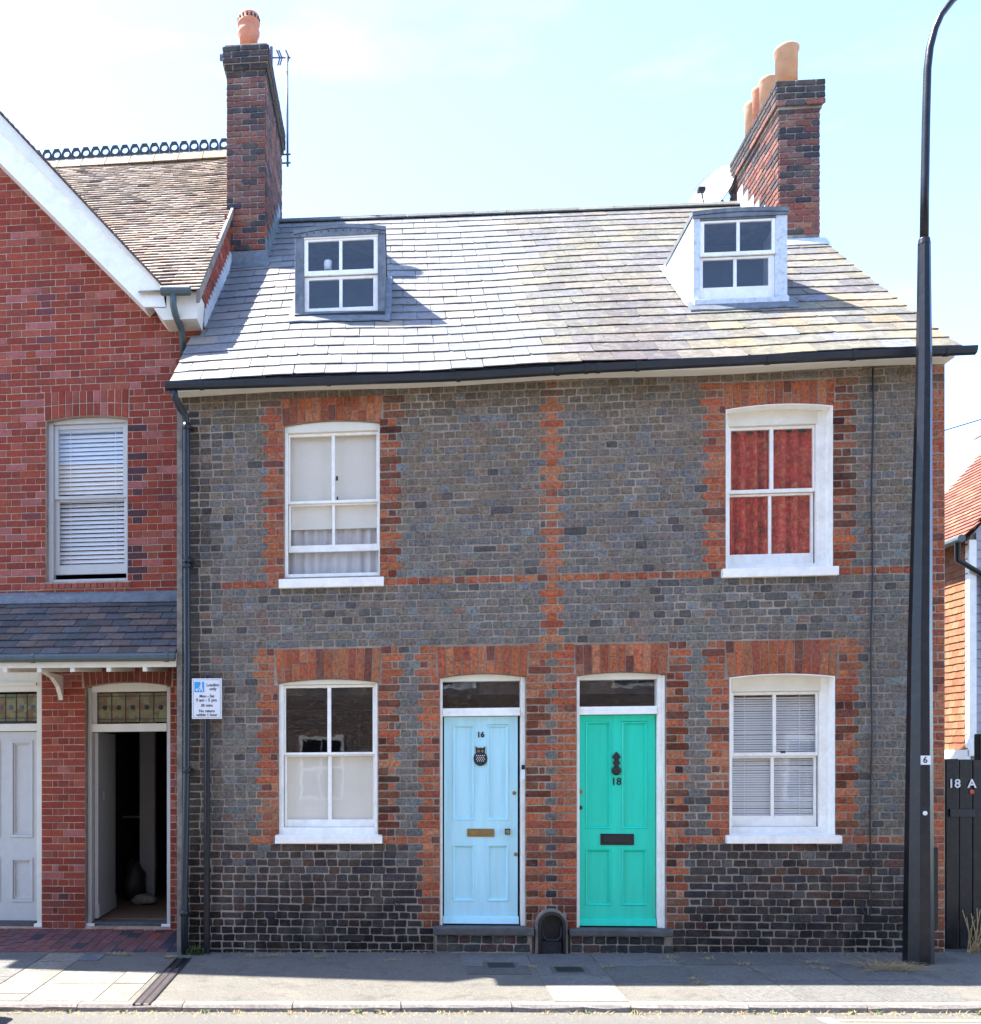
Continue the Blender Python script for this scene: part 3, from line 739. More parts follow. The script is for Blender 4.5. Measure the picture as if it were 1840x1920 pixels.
# doorbell on the right jamb
jb = .05 - .03
q = dpt(981, 1448, .02); xq = q[0]
MB().box(xq - .017, xq + .017, -.003, .0185, Z_(981, 1462, .02), Z_(981, 1443.5, .02)).build('doorbell', 'signwhite', fr16, bevel=.003)
MB().box(xq - .017, xq + .017, -.003, .0185, Z_(981, 1443, .02), Z_(981, 1434.5, .02)).build('doorbell_camera', 'black', fr16, bevel=.003)
y = yd18 - .001
plate(d18, 'letterbox', 'black', 1126, 1189, 1563.5, 1584.5, y, .008)
plate(d18, 'letter_flap', 'iron', 1132, 1183, 1568, 1580, y - .0085, .007)
for q, mm in (((1089.5, 1484), 'brass'), ((1088.5, 1514.5), 'iron')): MB().lathe(dpt(q[0], q[1], y), [(.02, 0), (.02, -.008), (.012, -.012)], 16, 'y').build('lock', mm, d18)
text('18', .1, 'black', d18, dpt(1156, 1466, y - .003), 'house_number', bold=.0012)
oc = dpt(1156, 1432, y); b = MB()
def kn(pts): return [(oc[0] + u * sc, oc[2] + v * sc) for u, v in pts]
b.prism(kn([(0, 22), (4, 18), (8, 12), (5, 9), (3.5, 7), (5.5, 3.5), (7, 1), (4, -3), (3, -6), (-3, -6), (-4, -3), (-7, 1), (-5.5, 3.5), (-3.5, 7), (-5, 9), (-8, 12), (-4, 18)]), y - .016, y)
b.lathe((oc[0], y - .001, oc[2] - 13 * sc), [(.044, 0), (.044, -.018), (.032, -.034), (.012, -.04)], 18, 'y')
b.build('door_knocker', 'iron', d18, bevel=.002)
# stone steps
for hs, x0, x1, y0, y1, yb in ((H16, 814, 1001, 1740, 1755, 1786), (H18, 1067, 1261, 1744, 1757, 1788)):
    a, c = X_(x0, -.05), X_(x1, -.05); m_ = (x0 + x1) / 2
    st = MB().box(a, c, -.10, .05, Zs(m_, y1, -.1), Zs(m_, y0, -.1)).build('door_step', 'stone', hs, shear=K, bevel=.012)
    zb_, zt_ = Zs(m_, yb, -.06), Zs(m_, y1, -.1) - .004
    MB().box(a + .015, c - .015, -.05, .05, zb_ - .1, zt_).build('step_base', 'mortar', st, shear=K)
    pcs = []
    for r_ in range(2):
        x = a + .02
        while x < c - .08:
            w_ = .11 if r_ else rnd.choice([.11, .16]); hh = (zt_ - zb_) / 2
            piece(pcs, 'brick_header', front_m(x + w_ / 2, -.056, zb_ + hh * (r_ + .5), K), min(w_, c - x) - .008, hh - .01, jit(rnd.choice([(.05, .05, .05), (.04, .045, .042), (.075, .04, .035), (.03, .035, .035)]), .2)); x += w_
    emit('brick', st, pcs, 'brick')
# boot scraper niche between the doors
a, c = X_(1004, -.04), X_(1064, -.04); m_ = (a + c) / 2; rr = (c - a) / 2; zt = Z_(1034, 1704, -.04); zb = gz(m_, 0) - .02
def hoop(ro, n=14, zbot=zb, zc0=None):
    zc0 = zt - rr if zc0 is None else zc0
    return [(m_ + ro, zbot)] + [(m_ + ro * math.cos(math.pi * k / n), zc0 + ro * math.sin(math.pi * k / n)) for k in range(n + 1)] + [(m_ - ro, zbot)]
bs = thing('boot_scraper', 'black cast iron arched boot scraper niche between the two front doors', 'boot scraper', (m_, -.03, zb))
def ringprism(outer, inner, y0, y1, nm, mt):
    b = MB(); n = len(outer)
    for i in range(n - 1):
        A, B, c_, d_ = outer[i], outer[i + 1], inner[i + 1], inner[i]
        b.hexa([(A[0], y0, A[1]), (B[0], y0, B[1]), (B[0], y1, B[1]), (A[0], y1, A[1]), (d_[0], y0, d_[1]), (c_[0], y0, c_[1]), (c_[0], y1, c_[1]), (d_[0], y1, d_[1])])
    return b.build(nm, mt, bs, norm=True)
ringprism(hoop(rr), hoop(rr - .022), -.075, -.003, 'surround', 'render')
ringprism(hoop(rr - .023), hoop(rr - .05), -.1, -.003, 'iron_hood', 'black')
MB().box(m_ - rr + .05, m_ + rr - .05, -.014, -.004, zb, zt - .03).build('back_plate', 'iron', bs)
MB().box(m_ - rr + .051, m_ + rr - .051, -.07, -.015, zb, zb + .14).build('mud_tray', 'iron', bs, bevel=.01)
MB().tube([(m_ - rr + .055, -.07, zb + .3), (m_ - rr + .07, -.085, zb + .19), (m_ - .05, -.09, zb + .155), (m_ + .05, -.09, zb + .155), (m_ + rr - .07, -.085, zb + .19), (m_ + rr - .055, -.07, zb + .3)], .009, 8).build('scraper_bar', 'iron', bs, smooth=True)

# ---------------------------------------------------------------- slate roof
YE, YR = -.20, 4.15
xv0, xv1 = X_(318, YE), X_(1803, YE)
ze0, ze1 = Z_(318, 716, YE), Z_(1803, 650, YE)
zr0, zr1 = Z_(527, 416, YR), Z_(1390, 383, YR); xr0, xr1 = X_(527, YR), X_(1390, YR)
def roofpt(X, t, lift=0.0):
    ze = ze0 + (ze1 - ze0) * (X - xv0) / (xv1 - xv0); zr = zr0 + (zr1 - zr0) * (X - xr0) / (xr1 - xr0)
    sag = -.035 * math.sin(math.pi * t) * (1 + .5 * math.sin(X * 1.7)) - .012 * math.sin(X * 2.3 + 1) * (1 - t)
    y = YE + (YR - YE) * t
    return Vector((X, y - lift * .67, ze + (zr - ze) * t + sag + lift * .74))
def roof_z(X, y): return roofpt(X, (y - YE) / (YR - YE)).z
# dormer footprints
DM = []
for hs, x0, x1, top, bot, y in ((16, 553, 722, 432, 593, 1.045), (18, 1300, 1477, 396, 566, .93)):
    d_ = Op(); d_.h, d_.y = hs, y; d_.x0, d_.x1 = X_(x0, y), X_(x1, y); m_ = (x0 + x1) / 2
    d_.zt, d_.zb = Z_(m_, top, y), Z_(m_, bot, y); DM.append(d_)
LEN = math.hypot(YR - YE, zr0 - ze0); GA = .262; NC = int(LEN / GA)
SLW = .306
slates = {16: [], 18: []}; RRX = -2.16
YC0, YC1 = 2.72, 4.5                                   # both chimney stacks, front and back
chL = (X_(424, YC0), X_(498, YC0)); chR = (X_(1460, YC0), X_(1539, YC0))
def slate_col(h, X, t):
    if h == 16:
        c = rnd.choice([(.165, .17, .185), (.175, .18, .19), (.155, .162, .175), (.185, .185, .19)])
        if rnd.random() < .06: c = (.26, .22, .19)
        return jit((c[0] * 1.03, c[1], c[2] * .95), .1, .02)
    st = math.exp(-((X - (2.2 + .25 * math.sin(t * 4))) / .5) ** 2) * max(0, 1 - t * 1.3)      # rusty wash below the middle
    c = rnd.choice([(.21, .20, .155), (.19, .182, .15), (.22, .207, .155), (.18, .173, .15), (.165, .158, .142), (.24, .22, .15), (.22, .20, .15), (.195, .19, .175)])
    if X > 3.2 and t < .3 and rnd.random() < .35: c = rnd.choice([(.31, .25, .15), (.3, .235, .18), (.25, .255, .27)])
    c = tuple(.80 * q_ * (a * (1 - st) + b * st) for a, b, q_ in zip(c, (.135, .117, .105), (1.0, .985, 1.1)))
    return jit(c, .14, .03)
for k in range(NC + 1):
    t0 = k * GA / LEN; off = (k % 2) * SLW / 2
    Xs = xv0 - SLW + off
    while Xs < xv1:
        a, b = max(Xs, xv0), min(Xs + SLW, xv1); Xs += SLW
        for lo, hi in ((a, b),):
            if hi - lo < .05: continue
            xm = (lo + hi) / 2; h = 16 if xm < XM + (.3 * math.sin(k * 2.4) if rnd.random() < .3 else 0) else 18; tc = t0 + GA * .5 / LEN
            yy = YE + (YR - YE) * tc
            cuts = [(d_.x0, d_.x1) for d_ in DM if yy > d_.y - .02 and roof_z((d_.x0 + d_.x1) / 2, yy) < d_.zt - .03]
            if yy > YC0 - .05: cuts += [(-9, chL[1]), (chR[0], 9)] if yy < YC1 else []
            if yy > .85: cuts.append((-9, RRX))
            for c0, c1 in cuts:
                if lo >= c0 and hi <= c1: hi = lo
                elif lo < c0 < hi: hi = c0
                elif lo < c1 < hi: lo = c1
            if hi - lo < .03: continue
            xm = (lo + hi) / 2
            if tc > 1.0: continue
            L_ = min(.34, (1.0 - t0) * LEN + .02)
            p0 = roofpt(xm, t0); p1 = roofpt(xm, t0 + L_ / LEN); px_ = roofpt(hi, t0) - roofpt(lo, t0)
            up = (p1 - p0).normalized(); ux = px_.normalized(); nn = ux.cross(up).normalized()      # outwards = -y local
            ux = up.cross(nn).normalized() * 1.0
            if ux.x < 0: ux = -ux
            nrm = ux.cross(up)
            if nrm.y > 0: nrm = -nrm
            tail = p0 + nrm * (.019 + rnd.uniform(-.0015, .0025)); head = p1 + nrm * .004
            upv = (head - tail); ul = upv.length; upv.normalize(); yl = upv.cross(ux).normalized()
            if yl.dot(nrm) > 0: yl = -yl
            Mx = Matrix((( ux.x, yl.x, upv.x, 0), (ux.y, yl.y, upv.y, 0), (ux.z, yl.z, upv.z, 0), (0, 0, 0, 1)))
            Mx = Matrix.Translation((tail + head) / 2) @ Mx @ Matrix.Rotation(rnd.gauss(0, .004), 4, 'Y') @ Matrix.Rotation(rnd.gauss(0, .0015), 4, 'Z')
            piece(slates[h], 'slate', Mx, hi - lo - .005 * rnd.uniform(.5, 1.6), L_, slate_col(h, xm, tc), score=(hi - lo) * (2 - tc))
roof = {}
for h, a, b in ((16, xv0 + .01, XM), (18, XM + .0005, xv1 - .01)):
    r_ = MB(); n = 6
    for i in range(n):
        for j in range(6):
            q = [(a + (b - a) * (i + di) / n, (j + dj) / 6) for di, dj in ((0, 0), (1, 0), (1, 1), (0, 1))]
            r_.poly([roofpt(X, t, -.01) for X, t in q])
    e0 = [roofpt(a, 1), roofpt(b, 1)]
    r_.poly([e0[1], e0[0], Vector((a, 8.3, 5.55)), Vector((b, 8.3, 5.55))])
    roof[h] = r_.build('roof', mat('roof_felt', (.05, .05, .05), .9, .1, 8, 0), house[h])
    emit('slate', roof[h], slates[h], 'slate' if h == 16 else 'slate_old', 300, 'slates')
    # ridge tiles
    x = max(a, chL[1]) if h == 16 else a; e = b if h == 16 else X_(1420, YR)
    n = int((e - x) / .45); 
    for i in range(n):
        x0, x1 = x + (e - x) * i / n, x + (e - x) * (i + 1) / n - .006
        p, q = roofpt(x0, 1), roofpt(x1, 1); b_ = MB()
        prof = [(-.13, -.085), (-.07, -.02), (0, .02), (.07, -.02), (.13, -.085), (.12, -.1), (0, -.0), (-.12, -.1)]
        vs = [(p.x, p.y + u, p.z + v + .03) for u, v in prof] + [(q.x, q.y + u, q.z + v + .03) for u, v in prof]; m_ = len(prof)
        b_.add(vs, [tuple(range(m_)), tuple(range(2 * m_ - 1, m_ - 1, -1))] + [((k + 1) % m_, k, k + m_, (k + 1) % m_ + m_) for k in range(m_)])
        o = b_.build('ridge_tile', 'slate', roof[h]); o.color = jit((.15, .15, .13) if h == 18 else (.10, .10, .105), .2) + (1,)

# gutter, fascia, rainwater pipe
GP = [(311, 724), (620, 714), (860, 706), (1100, 691), (1400, 676), (1700, 661), (1829, 656)]
def gpt(px, dy=0, y=-.27): 
    xs = [g[0] for g in GP]; v = float(np.interp(px, xs, [g[1] for g in GP])); return P(px, v + dy, y)
for h, pa, pb in ((16, 311, 1034), (18, 1034.5, 1829)):
    pts = [Vector(gpt(pa + (pb - pa) * k / 14)) for k in range(15)]
    b = MB(); prof = [(-.058, .03), (-.056, -.005), (-.04, -.04), (0, -.054), (.04, -.04), (.056, -.005), (.058, .03), (.05, .03), (.048, -.0), (.034, -.034), (0, -.046), (-.034, -.034), (-.048, 0), (-.05, .03)]
    prof = [(u * .88, v * .84) for u, v in prof]; n = len(prof); vs = [(p.x, p.y + u, p.z + v) for p in pts for u, v in prof]; fs = []
    for i in range(14):
        for k in range(n): fs.append((i * n + k, i * n + (k + 1) % n, (i + 1) * n + (k + 1) % n, (i + 1) * n + k))
    fs += [tuple(range(n)), tuple(14 * n + k for k in range(n))]
    g_ = b.add(vs, fs).build('gutter', 'pipe', house[h], norm=True)
    joints = [x for x in (378, 617, 860, 1046, 1100, 1122, 1196, 1440, 1601, 1775) if pa < x < pb]
    for x in joints:
        p = Vector(gpt(x)); b = MB()
        o_ = [(u * 1.13, v * 1.13) for u, v in prof[:7]]; i_ = [(u * 1.01, v * 1.01) for u, v in prof[:7]]
        for k in range(6):
            b.hexa([(p.x - .018, p.y + o_[k][0], p.z + o_[k][1]), (p.x + .018, p.y + o_[k][0], p.z + o_[k][1]), (p.x + .018, p.y + o_[k + 1][0], p.z + o_[k + 1][1]), (p.x - .018, p.y + o_[k + 1][0], p.z + o_[k + 1][1]),
                    (p.x - .018, p.y + i_[k][0], p.z + i_[k][1]), (p.x + .018, p.y + i_[k][0], p.z + i_[k][1]), (p.x + .018, p.y + i_[k + 1][0], p.z + i_[k + 1][1]), (p.x - .018, p.y + i_[k + 1][0], p.z + i_[k + 1][1])])
        b.build('gutter_union', 'pipe', g_, norm=True)
    a, c = (XL, XM - .002) if h == 16 else (XM, XR)
    f = MB(); N = 8
    for i in range(N):
        x0, x1 = a + (c - a) * i / N, a + (c - a) * (i + 1) / N
        def zz(x): return roofpt(x, 0).z
        f.hexa([(x0, -.16, zz(x0) - .08), (x1, -.16, zz(x1) - .08), (x1, -.005, zz(x1) - .08), (x0, -.005, zz(x0) - .08), (x0, -.19, zz(x0) - .03), (x1, -.19, zz(x1) - .03), (x1, -.005, zz(x1) - .03), (x0, -.005, zz(x0) - .03)])
    f.build('fascia', 'cream', house[h])
dp = [P(326, 732, -.27), P(328, 745, -.25), P(338, 765, -.16), P(348, 780, -.09), P(349.5, 800, -.075), P(350, 1000, -.075), P(351, 1240, -.075), P(350, 1440, -.075), P(346, 1700, -.075), P(346, 1800, -.075)]
pipe = MB().tube(dp, .036, 14).build('downpipe', 'pipe', house[16], smooth=True)
for yy in (800, 1052, 1060, 1444, 1712):
    p = P(350.5 if yy < 1500 else 346, yy, -.075)
    MB().tube([(p[0], p[1], p[2] - .03), (p[0], p[1], p[2] + .03)], .044, 14).build('pipe_collar', 'pipe', pipe, smooth=True)
    MB().box(p[0] - .055, p[0] + .055, -.045, -.004, p[2] - .012, p[2] + .012).build('pipe_bracket', 'pipe', pipe)

# ---------------------------------------------------------------- dormers
for d_, panes_u, panes_l, rows, m, lab in (
    (DM[0], [(578, 636), (642, 701)], [(579, 636), (642, 700)], ((452, 507), (522, 575)), 'lead', 'lead-clad dormer window with shallow arched top'),
    (DM[1], [(1321, 1382), (1388, 1448)], [(1320, 1378), (1384, 1444)], ((417, 472), (484, 536)), 'lead_pale', 'flaking white dormer window with sunlit side')):
    y = d_.y; hs = house[d_.h]; wd = .085; pl_ = 30
    fx0, fx1 = X_(panes_u[0][0] - 8, y), X_(panes_u[-1][1] + 8, y)
    zwt, zwb = Z_((panes_u[0][0] + panes_u[-1][1]) / 2, rows[0][0] - 7, y), d_.zb + .03
    b = MB(); arch = .05 if d_.h == 16 else .02
    xm = (d_.x0 + d_.x1) / 2; hw = (d_.x1 - d_.x0) / 2
    dm = MB().box(d_.x0 + .02, d_.x1 - .02, y + .6, y + .62, d_.zb + .1, d_.zt - .04).build('dormer', 'dark', hs); dm['label'] = lab
    for u, v in ((d_.x0, fx0), (fx1, d_.x1)): MB().box(u, v, y, y + .07, d_.zb - .05, d_.zt - .03).build('post', 'lead' if d_.h == 16 else 'flake', dm, bevel=.006)
    crown = lambda x: d_.zt + arch * (1 - ((x - xm) / hw) ** 2)
    MB().prism(arch_poly(fx0, fx1, zwt, lambda x: crown(x) - .03), y + .001, y + .07).build('frame_head', 'white' if d_.h == 16 else 'lead', dm)
    # top sheet, running back into the slope
    tp = MB(); N = 8; ov = .012
    for i in range(N):
        x0, x1 = d_.x0 - ov + (2 * hw + 2 * ov) * i / N, d_.x0 - ov + (2 * hw + 2 * ov) * (i + 1) / N
        yb = y + 2.0
        c0, c1 = crown(max(d_.x0, min(d_.x1, x0))), crown(max(d_.x0, min(d_.x1, x1)))
        tp.hexa([(x0, y - .022, c0 - .03), (x1, y - .022, c1 - .03), (x1, yb, c1 - .035), (x0, yb, c0 - .035), (x0, y - .022, c0 + .012), (x1, y - .022, c1 + .012), (x1, yb, c1 + .02), (x0, yb, c0 + .02)])
    tp.build('dormer_roof', 'lead', dm, norm=True)
    fas = MB().prism(arch_poly(d_.x0 - .006, d_.x1 + .006, d_.zt - .06, lambda x: crown(max(d_.x0, min(d_.x1, x))) - .036), y - .014, y - .001)
    fas.build('apron', 'lead', dm)
    b = MB()
    if d_.h == 16:
        for i in range(12): b.lathe((d_.x0 + 2 * hw * (i + .7) / 12.4, y - .0145, crown(d_.x0 + 2 * hw * (i + .7) / 12.4) - .055), [(.008, 0), (.006, -.006)], 8, 'y')
        b.build('nail_heads', 'iron', dm, kind='stuff')
    for x, s, nm in ((d_.x0, 1, 'cheek'), (d_.x1, -1, 'cheek')):
        zt_ = d_.zt - .036; t_end = None
        yy = y
        while roof_z(x, yy) < zt_ and yy < 4: yy += .01
        x2 = x + s * .03
        c = MB().hexa([(x, y + .071, d_.zb - .25), (x2, y + .071, d_.zb - .25), (x2, yy, zt_ - .35), (x, yy, zt_ - .35), (x, y + .071, zt_), (x2, y + .071, zt_), (x2, yy, zt_), (x, yy, zt_)])
        c.build('cheek', 'lead_pale' if d_.h == 18 else 'lead', dm, norm=True)
        # lead soakers along the foot of the cheek
        fl = MB(); n = 6
        for i in range(n):
            ya, yb = y + (yy - y) * i / n, y + (yy - y) * (i + 1) / n
            fl.poly([(x - s * .07, ya, roof_z(x, ya) + .037), (x - s * .002, ya, roof_z(x, ya) + .05), (x - s * .002, yb, roof_z(x, yb) + .05), (x - s * .07, yb, roof_z(x, yb) + .037)])
        fl.build('lead_flashing', 'lead_pale' if d_.h == 18 else 'lead', dm)
    ap = MB(); n = 8
    for i in range(n):
        xa, xb = d_.x0 - .06 + (2 * hw + .12) * i / n, d_.x0 - .06 + (2 * hw + .12) * (i + 1) / n
        w0, w1 = .0 + .012 * math.sin(i * 2.1), .012 * math.sin((i + 1) * 2.1)
        ya = y - .13
        ap.hexa([(xa, ya + w0, roof_z(xa, ya + w0) + .03), (xb, ya + w1, roof_z(xb, ya + w1) + .03), (xb, y + .02, roof_z(xb, y + .02) + .03), (xa, y + .02, roof_z(xa, y + .02) + .03),
                 (xa, ya + w0, roof_z(xa, ya + w0) + .045), (xb, ya + w1, roof_z(xb, ya + w1) + .045), (xb, y + .02, roof_z(xb, y + .02) + .075), (xa, y + .02, roof_z(xa, y + .02) + .075)])
    ap.build('lead_apron', 'lead', dm, norm=True)
    MB().box(d_.x0 + .0, d_.x1, y - .05, y + .03, d_.zb - .035, d_.zb + .02).build('sill', 'iron' if d_.h == 16 else 'flake', dm, bevel=.006)
    wm = 'white'
    fr_ = MB(); yf = y + .012
    gu = [(X_(a, yf), X_(c, yf), Z_((a + c) / 2, rows[0][1], yf), Z_((a + c) / 2, rows[0][0], yf)) for a, c in panes_u]
    gl = [(X_(a, yf), X_(c, yf), Z_((a + c) / 2, rows[1][1], yf), Z_((a + c) / 2, rows[1][0], yf)) for a, c in panes_l]
    for g, yo, tb, bb in ((gu, 0, zwt - gu[0][3] - .001, (gu[0][2] - gl[0][3]) * .6), (gl, .03, (gu[0][2] - gl[0][3]) * .38, gl[0][2] - zwb)):
        f = MB(); z0, z1 = g[0][2], g[0][3]; ya = yf + yo
        f.box(fx0 + .001, g[0][0], ya, ya + .03, z0 - bb, z1 + tb).box(g[1][1], fx1 - .001, ya, ya + .03, z0 - bb, z1 + tb)
        f.box(g[0][0], g[1][1], ya + .001, ya + .029, z1, z1 + tb).box(g[0][0], g[1][1], ya + .001, ya + .029, z0 - bb, z0).box(g[0][1], g[1][0], ya + .003, ya + .027, z0, z1)
        f.build('sash', 'white' if d_.h == 18 else 'white', dm, bevel=.004)
        for p in g: MB().box(p[0], p[1], ya + .012, ya + .016, z0, z1).build('pane', 'glass', dm)
    if d_.h == 16:
        p = P(615, 497, y + .12); tag(MB().lathe((p[0], p[1], p[2] - .06), [(.04, 0), (.045, .1), (.03, .11)], 12).build('candle_jar', 'signwhite', smooth=True), 'small white jar standing behind the left dormer window', 'jar')

# ---------------------------------------------------------------- chimneys
def chim_col(z, zt, zb, left):
    t = (z - zb) / (zt - zb); r = rnd.random()
    if t > .86: c = rnd.choice([(.035, .032, .036), (.045, .04, .042), (.06, .042, .04)])
    elif r < .33 - .1 * (1 - t): c = rnd.choice([(.045, .04, .045), (.06, .05, .052), (.075, .055, .055)])
    elif t < .2: c = rnd.choice([(.30, .085, .05), (.24, .07, .05), (.3, .12, .07)])
    else: c = rnd.choice([(.20, .075, .055), (.15, .06, .05), (.22, .10, .075), (.17, .085, .07)])
    return jit(c, .18, .04)
def stack(hs, x0, x1, zb, zt, side, steps, label):
    """side: +1 right face seen, -1 left face seen"""
    st = MB().box(x0 + .008, x1 - .008, YC0 + .008, YC1 - .008, zb - 1.2, zt - .02)
    prev = 0
    for za, o_ in steps: st.box(x0 - o_ + .008, x1 + o_ - .008, YC0 - o_ + .008, YC1 + o_ - .008, za, zt - .01)
    ob = st.build('chimney', 'mortar', house[hs]); ob['label'] = label
    pcs = []; n = int((zt - zb) / PT); p = (zt - zb) / n
    for k in range(n):
        z = zb + (k + .5) * p; o_ = 0
        for za, oo in steps:
            if z > za: o_ = oo
        par = k % 2
        fw = x1 - x0 + 2 * o_; u = 0; pat = [.22, .22, .11] if par else [.11, .22, .22]
        s_ = fw / sum(pat)
        for q in pat:
            q *= s_; piece(pcs, 'brick_stretcher' if q > .15 else 'brick_header', front_m(x0 - o_ + u + q / 2, YC0 - o_ - .004 + rnd.gauss(0, .002), z), q - .012, p - .012, chim_col(z, zt, zb, 1)); u += q
        dl = YC1 - YC0 + 2 * o_; u = -.055 if par else 0.0
        while u < dl - .03:
            q = .225 if rnd.random() < .75 else .1125
            a, b_ = max(0, u), min(dl, u + q); u += q
            if b_ - a < .04: continue
            X = (x1 + o_ + .004) if side > 0 else (x0 - o_ - .004)
            Mx = Matrix.Translation((X, YC0 - o_ + (a + b_) / 2, z)) @ Matrix.Rotation(R(90) * side, 4, 'Z') @ Matrix.Rotation(rnd.gauss(0, .006), 4, 'Y')
            piece(pcs, 'brick_stretcher' if b_ - a > .15 else 'brick_header', Mx, b_ - a - .011, p - .012, chim_col(z, zt, zb, 1), score=.001)
    emit('brick', ob, pcs, 'brick', 120, 'brickwork')
    # lead flashing round the foot
    f = MB(); xs_ = x1 + .012 if side > 0 else x0 - .012
    zf = roof_z((x0 + x1) / 2, YC0); 
    f.box(x0 - .03, x1 + .03, YC0 - .02, YC0 - .006, zf - .1, zf + (.17 if side > 0 else .03))
    f.hexa([(x0 - .05, YC0 - .14, roof_z(x0, YC0 - .14) + .03), (x1 + .06, YC0 - .14, roof_z(x1, YC0 - .14) + .03), (x1 + .06, YC0, zf + .03), (x0 - .05, YC0, zf + .03),
            (x0 - .05, YC0 - .14, roof_z(x0, YC0 - .14) + .045), (x1 + .06, YC0 - .14, roof_z(x1, YC0 - .14) + .045), (x1 + .06, YC0, zf + .06), (x0 - .05, YC0, zf + .06)])
    n = 7
    for i in range(n):
        ya, yb = YC0 + (YR - YC0) * i / n, YC0 + (YR - YC0) * (i + 1) / n
        xx = x1 if side > 0 else x0
        f.hexa([(xx - .002, ya, roof_z(xx, ya) - .1), (xx + side * .014, ya, roof_z(xx, ya) - .1), (xx + side * .014, yb, roof_z(xx, yb) - .1), (xx - .002, yb, roof_z(xx, yb) - .1),
                (xx - .002, ya, roof_z(xx, yb) + .16), (xx + side * .014, ya, roof_z(xx, yb) + .16), (xx + side * .014, yb, roof_z(xx, yb) + .16), (xx - .002, yb, roof_z(xx, yb) + .16)])
    f.build('lead_flashing', 'lead' if side > 0 else 'lead_pale', ob, norm=True)
    return ob
zbL, ztL = Z_(460, 470, YC0), Z_(460, 88, YC0)
zbR, ztR = Z_(1500, 440, YC0), Z_(1500, 153, YC0)
chimL = stack(16, chL[0], chL[1], zbL, ztL, 1, [(Z_(460, 131, YC0), .02), (Z_(460, 122, YC0), .045)], 'tall sooty brick chimney stack beside the red house')
chimR = stack(18, chR[0], chR[1], zbR, ztR, -1, [(Z_(1500, 205, YC0), .02), (Z_(1500, 196, YC0), .045)], 'long brick chimney stack on the right party wall')
MB().box(chL[0] - .02, chL[1] + .02, YC0 - .02, YC1 + .02, ztL - .008, ztL + .03).build('flaunching', 'render', chimL, bevel=.01)
MB().box(chR[0] - .01, chR[1] + .01, YC0 - .01, YC1 + .01, ztR - .008, ztR + .02).build('flaunching', 'render', chimR, bevel=.01)
def pot(parent, px, y, top, bot, wpx, m, prof, label=None):
    p0 = P(px, bot, y); zt = Z_(px, top, y); h = zt - p0[2]; r = wpx / 2 * depth(p0[0], y) / F_PX
    o = MB().lathe(p0, [(a * r, b * h) for a, b in prof], 24).build('chimney_pot', m, parent, smooth=True)
    if label: o['label'] = label
    return o, p0, r, h
o, p0, r, h = pot(chimL, 466.5, YC0 + .26, 29, 84, 42, 'terracotta', [(.78, -.05), (.82, .2), (.98, .32), (1, .42), (.9, .48), (.86, .62), (1, .66), (1.0, .72), (.93, .74), (.98, .9), (.9, .97), (.6, 1), (.55, .9), (.5, .2)], 'red clay pot with louvred hood')
b = MB()
for k in range(16):
    a = 2 * math.pi * k / 16
    b.box(-.01, .01, -.006, .006, -.016, .016) if 0 else b.lathe((p0[0] + .95 * r * math.cos(a), p0[1] + .95 * r * math.sin(a), p0[2] + .81 * h), [(.012, -.018), (.014, 0), (.012, .018)], 6)
b.build('pot_vents', 'iron', chimL, kind='stuff')
cyl = [(.9, -.05), (.93, .86), (1.03, .9), (1.05, .97), (1.0, 1), (.82, 1), (.8, .5), (.78, .3)]
pot(chimR, 1475, YC0 + .3, 92, 152, 43, 'terracotta_pale', cyl, 'pale clay pot nearest the street')
pot(chimR, 1441, YC0 + .85, 150, 215, 33, 'terracotta_pale', cyl)
pot(chimR, 1424, YC0 + 1.3, 168, 240, 26, 'terracotta', cyl, 'darker red clay pot')
pot(chimR, 1411, YC0 + 1.6, 196, 275, 28, 'terracotta_pale', cyl)
# television aerial on the left stack
ya = YC1 + .06
ae = thing('tv_aerial', 'television aerial on a thin pole clamped to the left chimney', 'aerial', P(539, 312, ya))
MB().tube([P(539.5, 312, ya), P(538.5, 104, ya)], .017, 8).build('pole', 'alu', ae, smooth=True)
MB().tube([P(415, 108, ya), P(545, 108, ya)], .012, 6).build('boom', 'alu', ae)
for px_, dy in ((509, 20), (415, 5)):
    MB().box(P(px_, 0, ya)[0] - .02, P(px_, 0, ya)[0] + .02, ya - .02, ya + .02, Z_(px_, 108 + dy, ya), Z_(px_, 108 - dy, ya)).build('element', 'alu', ae)
for px_ in (523, 527, 540): MB().tube([P(px_ - 4, 94, ya), P(px_ + 2, 108, ya), P(px_ - 2, 122, ya)], .012, 6).build('element', 'alu', ae)
for py_ in (290, 306): MB().tube([P(524, py_, ya - .05), P(545, py_ - 1, ya)], .014, 6).build('bracket', 'alu', ae)
# satellite dish behind the ridge
yd_ = YR + .35; c0 = P(1338, 364, yd_)
dh = thing('satellite_dish', 'grey satellite dish behind the ridge by the right chimney', 'satellite dish', c0)
b = MB(); N = 20; rings = [(0, 0), (.16, .012), (.3, .045), (.36, .075)]
ax = Vector((-.70, -.58, .35)).normalized(); e1 = ax.cross(Vector((0, 0, 1))).normalized(); e2 = e1.cross(ax)
vs = []; fs = []
for side_ in (0, 1):
    for r_, h_ in rings:
        for k in range(N):
            a = 2 * math.pi * k / N; vs.append(Vector(c0) + e1 * r_ * math.cos(a) + e2 * r_ * 1.08 * math.sin(a) + ax * (h_ - .012 * side_))
    o_ = side_ * N * len(rings)
    for i in range(len(rings) - 1):
        for k in range(N): fs.append((o_ + i * N + k, o_ + i * N + (k + 1) % N, o_ + (i + 1) * N + (k + 1) % N, o_ + (i + 1) * N + k))
b.add(vs, fs).build('reflector', 'dish', dh, norm=True, smooth=True)
